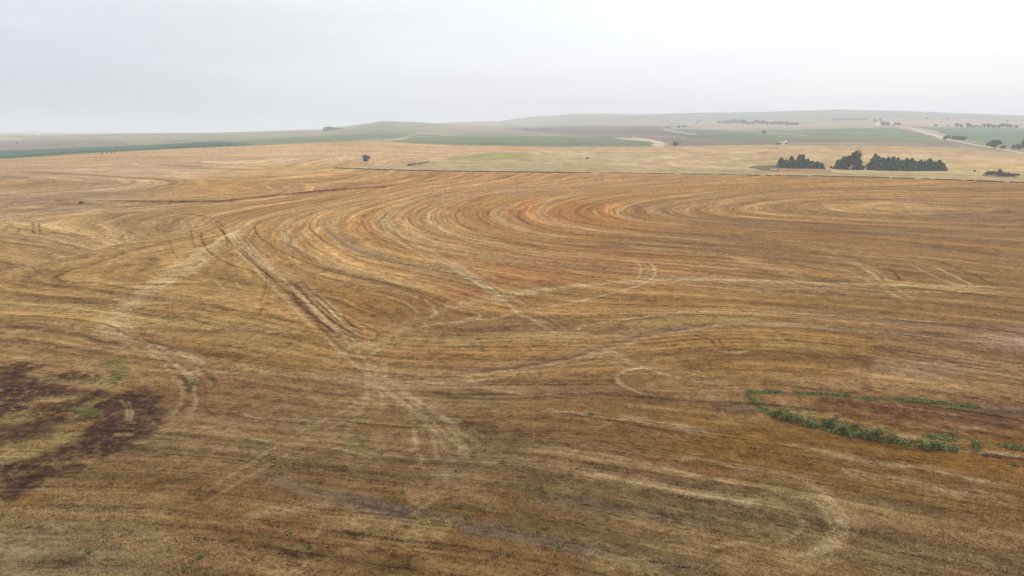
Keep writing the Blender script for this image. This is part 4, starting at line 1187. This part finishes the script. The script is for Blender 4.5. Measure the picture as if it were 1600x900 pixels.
# water trough by the conifers
G = unproj([1209], [265.5])[0]; e = empty('water_trough', tuple(G), .1)
def tr_(bm):
    for c, s in (((0, 0, .06), (5, 1.4, .12)), ((0, -.66, .4), (5, .1, .8)), ((0, .66, .4), (5, .1, .8)), ((-2.45, 0, .4), (.1, 1.22, .8)), ((2.45, 0, .4), (.1, 1.22, .8))): box_bm(bm, c, s)
bm_obj('basin', tr_, M_STONE, e); bm_obj('water', lambda bm: box_bm(bm, (0, 0, .42), (4.78, 1.2, .04)), M_TIN, e)
tag(e, 'pale concrete water trough on dark trampled soil left of the conifers', 'trough')
# rock outcrop on the skyline
G = unproj([526], [203.2])[0]; k = m_per_px(G); bm = bmesh.new(); g = np.random.default_rng(4)
for i in range(26):
    t = i/25; s = g.uniform(2.6, 5)*k; hh = (2.5+3.2*math.sin(min(1, t*1.4+.15)*math.pi)**.5)*k*g.uniform(.7, 1.05)
    M = Matrix.Translation(((t-.5)*38*k, g.normal()*2*k, 0)) @ Matrix.Rotation(g.uniform(0, 3), 4, 'Z') @ Matrix.Diagonal((s, s*.8, hh*1.25, 1))
    bmesh.ops.create_icosphere(bm, subdivisions=2, radius=.8, matrix=M)
for v in bm.verts: v.co += Vector(g.normal(size=3))*k*.35
me = bpy.data.meshes.new('rock_outcrop'); bm.to_mesh(me); bm.free()
tag(link('rock_outcrop', me, M_ROCK, None, tuple(G)), 'long dark rocky outcrop on the skyline left of the pointed hill', 'rock')
# stone in the stubble at the left end of the gully
G = unproj([126.5], [318])[0]; bm = bmesh.new()
for c, s in (((0, 0, .35), .75), ((.75, .1, .2), .5), ((-.5, .2, .15), .4)):
    bmesh.ops.create_icosphere(bm, subdivisions=2, radius=s, matrix=Matrix.Translation(c) @ Matrix.Diagonal((1.1, .9, .85, 1)))
for v in bm.verts: v.co += Vector(g.normal(size=3))*.06
me = bpy.data.meshes.new('field_rock'); bm.to_mesh(me); bm.free()
tag(link('field_rock', me, plain('black_rock', (.035, .03, .03)), None, tuple(G)), 'small black rock in the stubble at the left end of the gully', 'rock')

# cattle
def cow_mesh():
    me = bpy.data.meshes.new('cow'); V = [(0,0,1.12),(.45,0,1.15),(.8,0,1.2),(1.1,0,1.3),(1.32,0,1.25),(1.55,0,1.1),(-.45,0,1.12),(-.85,0,1.18),(-1.0,0,1.15),(-1.06,0,.85),(-1.05,0,.5)]
    E = [(0,1),(1,2),(2,3),(3,4),(4,5),(0,6),(6,7),(7,8),(8,9),(9,10)]; Rr = [(.36,.42),(.34,.42),(.28,.38),(.18,.22),(.15,.18),(.09,.09),(.36,.44),(.28,.36),(.05,.05),(.03,.03),(.05,.05)]
    for sx, par, hoff in ((.62, 2, 0), (-.78, 7, 1)):
        for sy in (-1, 1):
            n = len(V); V += [(sx, sy*.2, .8), (sx+(-.06 if not hoff else .08), sy*.21, .48), (sx+(.0 if not hoff else -.06), sy*.21, .3), (sx+(.0 if not hoff else .0), sy*.21, .02)]
            E += [(par, n), (n, n+1), (n+1, n+2), (n+2, n+3)]; Rr += [(.15, .16), (.085, .09), (.06, .06), (.07, .07)]
    for sy in (-1, 1): n = len(V); V += [(1.28, sy*.24, 1.36)]; E += [(4, n)]; Rr += [(.05, .03)]
    me.from_pydata(V, E, []); o = bpy.data.objects.new('tmp', me); COL.objects.link(o)
    sk = o.modifiers.new('s', 'SKIN'); 
    for i, r_ in enumerate(Rr): o.data.skin_vertices[0].data[i].radius = r_
    o.data.skin_vertices[0].data[0].use_root = True
    o.modifiers.new('d', 'SUBSURF').levels = 1
    dg = bpy.context.evaluated_depsgraph_get(); dg.update(); m2 = bpy.data.meshes.new_from_object(o.evaluated_get(dg)); bpy.data.objects.remove(o); m2.name = 'cow'
    for p_ in m2.polygons: p_.use_smooth = True
    return m2
cow = cow_mesh()
cows = [(638.0,260.3,.2,1.15),(641.6,259.8,3.3,1.3),(643.6,259.4,.1,1.25),(649.5,258.6,3.0,1.25),(654.4,257.6,.3,1.0),(657.6,257.2,3.2,1.1),(662,256.4,.5,1.15),(668,254.9,3.1,1.1)]
for i, (x, y, rz, s) in enumerate(cows):
    G = unproj([x], [y])[0]; o = link('cow', cow, M_COW, None, tuple(G), rz); o.scale = (s, s, s)
    tag(o, f'dark cow standing in the dry pasture, {ORD[i]} from the left in the line of cattle', 'cow', 'line of dark cattle in the pasture')
G = unproj([917.5], [249.3])[0]; o = link('cow', cow, M_COW, None, tuple(G), .1); o.scale = (1.5, 1.5, 1.5); tag(o, 'lone dark cow grazing by itself in the middle of the pasture', 'cow')

# ------------------------------------------------------------------ vegetation strips (stuff)
def strip(path_px, n, width, size, hgt, seed, dens=None):
    P = smooth(np.array(path_px, float), 12); G = unproj(P[:, 0], P[:, 1])[:, :2]; g = np.random.default_rng(seed)
    t = g.random(n)*(len(G)-1); i = t.astype(int); f = (t-i)[:, None]; p = G[i]*(1-f)+G[i+1]*f
    cl = fbm2(p[:, 0]/2.5, p[:, 1]/2.5, seed, 2); keep = cl > (0.42 if dens is None else dens); p = p[keep]; cl = cl[keep]
    p = p+g.normal(size=p.shape)*width*.5
    z = Hz(p[:, 0], p[:, 1])+g.random(len(p))*hgt*(0.4+1.2*cl)
    T = np.clip(.5+g.normal(size=len(p))*.3, 0, 1)
    V, Fc = cards(np.c_[p, z], size*(.6+.8*g.random(len(p))), 1.6, .8, g); return V, Fc, np.repeat(T, 4)
def strip_obj(name, args, mat, label, cat):
    Vs, Fs, Ts, n = [], [], [], 0
    for a in args:
        V, Fc, T = strip(*a); Vs.append(V); Fs.append(Fc+n); Ts.append(T); n += len(V)
    o = link(name, mesh_np(name, np.vstack(Vs), np.vstack(Fs), {'tint': np.concatenate(Ts)}), mat); return tag(o, label, cat, kind='stuff')
strip_obj('boundary_weeds', [(FENCE[:10].tolist(), 7500, .9, .18, .40, 3, .36), ([[523,263],[620,266.2],[760,268.7],[900,270.2]], 2600, .7, .2, .5, 5, .25)], M_OLV, 'dark weedy boundary strip between the stubble field and the pale pasture', 'weeds')
pv = lambda s: pts('G', s).tolist()
strip_obj('green_weeds', [
 (pv('520,178 560,185 620,180 720,184 800,190 850,192'), 3600, .4, .045, .12, 8, .30), (pv('1000,205 1080,210 1180,218 1280,226 1360,234 1420,242'), 5200, .45, .045, .16, 9, .30), (pv('850,192 1000,205'), 1600, .4, .045, .12, 19, .35),
 (pv('520,185 540,215 580,245 600,258'), 500, .4, .05, .12, 10, .48), (pv('1150,355 1300,362 1380,372 1480,385 1600,408'), 2200, .6, .06, .2, 12, .45),
 (pv('1120,385 1200,392 1280,402 1320,410'), 1500, .6, .07, .35, 13, .4), (pv('700,285 850,335 1000,355'), 900, .5, .05, .12, 14, .45), (pv('1404,380 1410,405 1412,418'), 260, .2, .06, .6, 15, .3)],
 M_GRN, 'low green weeds along the two banks beside the reddish strip at right', 'weeds')
# dense green bushes on the lower bank
def lowbush(V_, i, lb):
    X, Y, wd_, h_ = V_; G = unproj([960+X/2.5], [540+Y/2.5])[0]; k = m_per_px(G); s = 300+i
    cr = round_crown(1, 1.6, 520, s, 0, .9, .045, 8); st_ = trunk_mesh(.7, .03, 6, .4, s)
    e = empty('green_bush', (G[0], G[1], G[2]-.05), i*1.3); wm = wd_/2.5*k; e.scale = (wm/1.8, wm/1.9, h_/2.5*k*1.05)
    link('foliage', cr, M_GRN, e); link('stem', st_, M_BARK, e); tag(e, lb, 'bush', 'green bushes on the lower bank')
LB = [(630,280,70,45,'leftmost'),(670,292,80,55,'second'),(712,303,70,42,'third'),(765,315,80,38,'fourth'),(822,322,55,38,'fifth'),(852,328,60,60,'sixth'),(895,345,75,45,'seventh'),(930,355,70,58,'eighth'),(985,365,80,42,'ninth'),(1025,372,75,55,'tenth'),(1085,383,66,55,'eleventh'),(1215,400,80,34,'twelfth'),(1250,405,80,40,'thirteenth')]
for i, q in enumerate(LB):
    sz = 'tall leafy' if q[3] >= 55 else 'low leafy'
    lowbush(q[:4], i, f'{sz} green bush, {q[4] if i else "first"} from the left on the lower bank at right')
# single weeds in the stubble
WD = [('E',1128,735,26,18),('E',1010,748,16,12),('E',345,805,34,12),('E',782,830,18,22),('E',1208,790,16,10),('E',735,870,14,10),('F',762,458,22,10),('F',625,668,20,16),('F',985,795,16,18),('F',865,548,12,10),('F',1105,268,20,8),('F',740,825,12,16),('F',8,790,16,10),('E',752,150,16,10),('E',460,128,24,10),('G',1560,466,20,12),('F',1080,580,14,8),('F',370,575,12,10)]
WL = ['pale green weed clump in the dark ochre stubble, the largest near the lower left','small weed left of the largest weed clump at lower left','flat wide weed near the lower left corner','upright weed clump at the bottom left, left of centre','small weed right below the largest weed clump','tiny weed close to the bottom edge at left','low weed in the pale chaff left of centre','weed on the upper edge of the grey bare strip','bright green weed just below the grey bare strip','small weed in the thin green patch at centre','dark weed tuft on the ochre stripe right of centre','thin weed near the bottom edge below the grey strip','weed in the stubble below the faint pale patch, bottom centre left','weed between the dark wheel ruts right of the purple soil','green weed where the pale wheel track meets the purple soil','small dark weed below the bank at the right edge','tiny weed on the pale stripe right of centre','tiny weed in the chaff above the grey strip']
for i, ((v, X, Y, a, b_), lb) in enumerate(zip(WD, WL)):
    ox, oy, k_ = VIEWS[v]; G = unproj([ox+X/k_], [oy+Y/k_])[0]; k = m_per_px(G); g = np.random.default_rng(500+i); wm = a/k_*k; hm = max(.25, b_/k_*k)
    n = 110; th = g.random(n)*6.28; q = np.sqrt(g.random(n)); P = np.c_[np.cos(th)*q*wm/2, np.sin(th)*q*wm/2, g.random(n)*hm*(1.1-q)]
    V, Fc = cards(P, .045+.03*g.random(n), 1.5, .5, g)
    tag(link('weed', mesh_np('weed', V, Fc, {'tint': np.repeat(np.clip(.6+g.normal(size=n)*.3, 0, 1), 4)}), M_GRN, None, tuple(G)), lb, 'weed', 'single green weeds in the stubble')

# ------------------------------------------------------------------ standing stubble and loose straw in the near field
m, nts, bs = bsdf_mat('straw', .8); ats = N(nts, 'ShaderNodeAttribute', attribute_name='col'); nts.links.new(ats.outputs['Color'], bs.inputs['Base Color']); M_STRAW = m
g = np.random.default_rng(21); NT = 520000
py_ = 1000-(1000-455)*g.random(NT)**1.0; px_ = -60+1720*g.random(NT)
X, Y, Z = dirs(px_, py_); t = CAMH/(-Z); P = np.stack([X*t, Y*t], 1)
u0 = bil(UA, UO, P[:, 0], P[:, 1]); eps = 1.5
gx = (bil(UA, UO, P[:, 0]+eps, P[:, 1])-bil(UA, UO, P[:, 0]-eps, P[:, 1]))/(2*eps); gy = (bil(UA, UO, P[:, 0], P[:, 1]+eps)-bil(UA, UO, P[:, 0], P[:, 1]-eps))/(2*eps)
gm = np.hypot(gx, gy)+1e-6; rowp = 0.42; du = np.round(u0/rowp)*rowp-u0+g.normal(size=NT)*.08
loose = g.random(NT) < .7; du[loose] = 0
P[:, 0] += gx/gm*du/np.maximum(gm, .4); P[:, 1] += gy/gm*du/np.maximum(gm, .4)
zz = Hz(P[:, 0], P[:, 1])
# ground colour under each tuft, from the polar grid
rp = np.hypot(P[:, 0], P[:, 1]); ap = np.arctan2(P[:, 0], P[:, 1])
ri = np.clip(np.searchsorted(rr, rp), 0, NR-1); ai = np.clip(np.searchsorted(az, ap), 0, NC-1); gc = COLR.reshape(NR, NC, 3)[ri, ai]
lum = gc.mean(1); keep = (g.random(NT) < np.clip(lum*9, .12, 1)*sstep(455, 640, py_)) & (g.random(NT) < sstep(.25, .7, fbm2(P[:, 0]/1.3, P[:, 1]/1.3, 7, 3)*.6+.4*fbm2(P[:, 0]/9, P[:, 1]/9, 8, 2))); P = P[keep]; zz = zz[keep]; gc = gc[keep]; loose = loose[keep]; n = len(P)
th = g.random(n)*6.28; hw = .018+.022*g.random(n); hh = (.03+.07*g.random(n)); hh[loose] = .03+.05*g.random(loose.sum()); ln = .5*hh; ln[loose] = .16
ln = ln*(.5+g.random(n)); a = np.stack([np.cos(th), np.sin(th)], 1)*hw[:, None]; th2 = g.random(n)*6.28; l2 = np.stack([np.cos(th2), np.sin(th2)], 1)*ln[:, None]
B0 = np.c_[P-a, zz-.02]; B1 = np.c_[P+a, zz-.02]; T1 = np.c_[P+a*.8+l2, zz+hh]; T0 = np.c_[P-a*.8+l2, zz+hh]
V = np.stack([B0, B1, T1, T0], 1).reshape(-1, 3); cc = np.clip(gc*(1.2+.8*g.random((n, 1)))*np.array([1.04, 1.0, .92]), 0, .6)
o = link('stubble', mesh_np('stubble', V, np.arange(4*n).reshape(n, 4), {'col': np.repeat(cc, 4, 0)}), M_STRAW)
tag(o, 'cut straw stubble and loose chaff standing in rows over the near field', 'stubble', kind='stuff')

# ------------------------------------------------------------------ haze
hz_lo = float(VZ.min())-1; hz_hi = float(VZ.max())+25
bm = bmesh.new(); bmesh.ops.create_cube(bm, size=1, matrix=Matrix.Translation((0, 0, (hz_lo+hz_hi)/2)) @ Matrix.Diagonal((34000, 34000, hz_hi-hz_lo, 1)))
me = bpy.data.meshes.new('haze'); bm.to_mesh(me); bm.free()
m = bpy.data.materials.new('haze'); m.use_nodes = True; m.node_tree.nodes.clear()
mo = m.node_tree.nodes.new('ShaderNodeOutputMaterial'); pvn = m.node_tree.nodes.new('ShaderNodeVolumePrincipled')
pvn.inputs['Color'].default_value = (.86, .90, .96, 1); pvn.inputs['Density'].default_value = SIG; pvn.inputs['Anisotropy'].default_value = 0.1
m.node_tree.links.new(pvn.outputs[0], mo.inputs['Volume']); pvn.inputs['Density Attribute'].default_value = ''; m.cycles.homogeneous_volume = True
tag(link('haze', me, m), 'pale haze in the air over the whole valley', 'haze', kind='stuff')
print('VERTS', NR*NC, 'haze z', hz_lo, hz_hi)
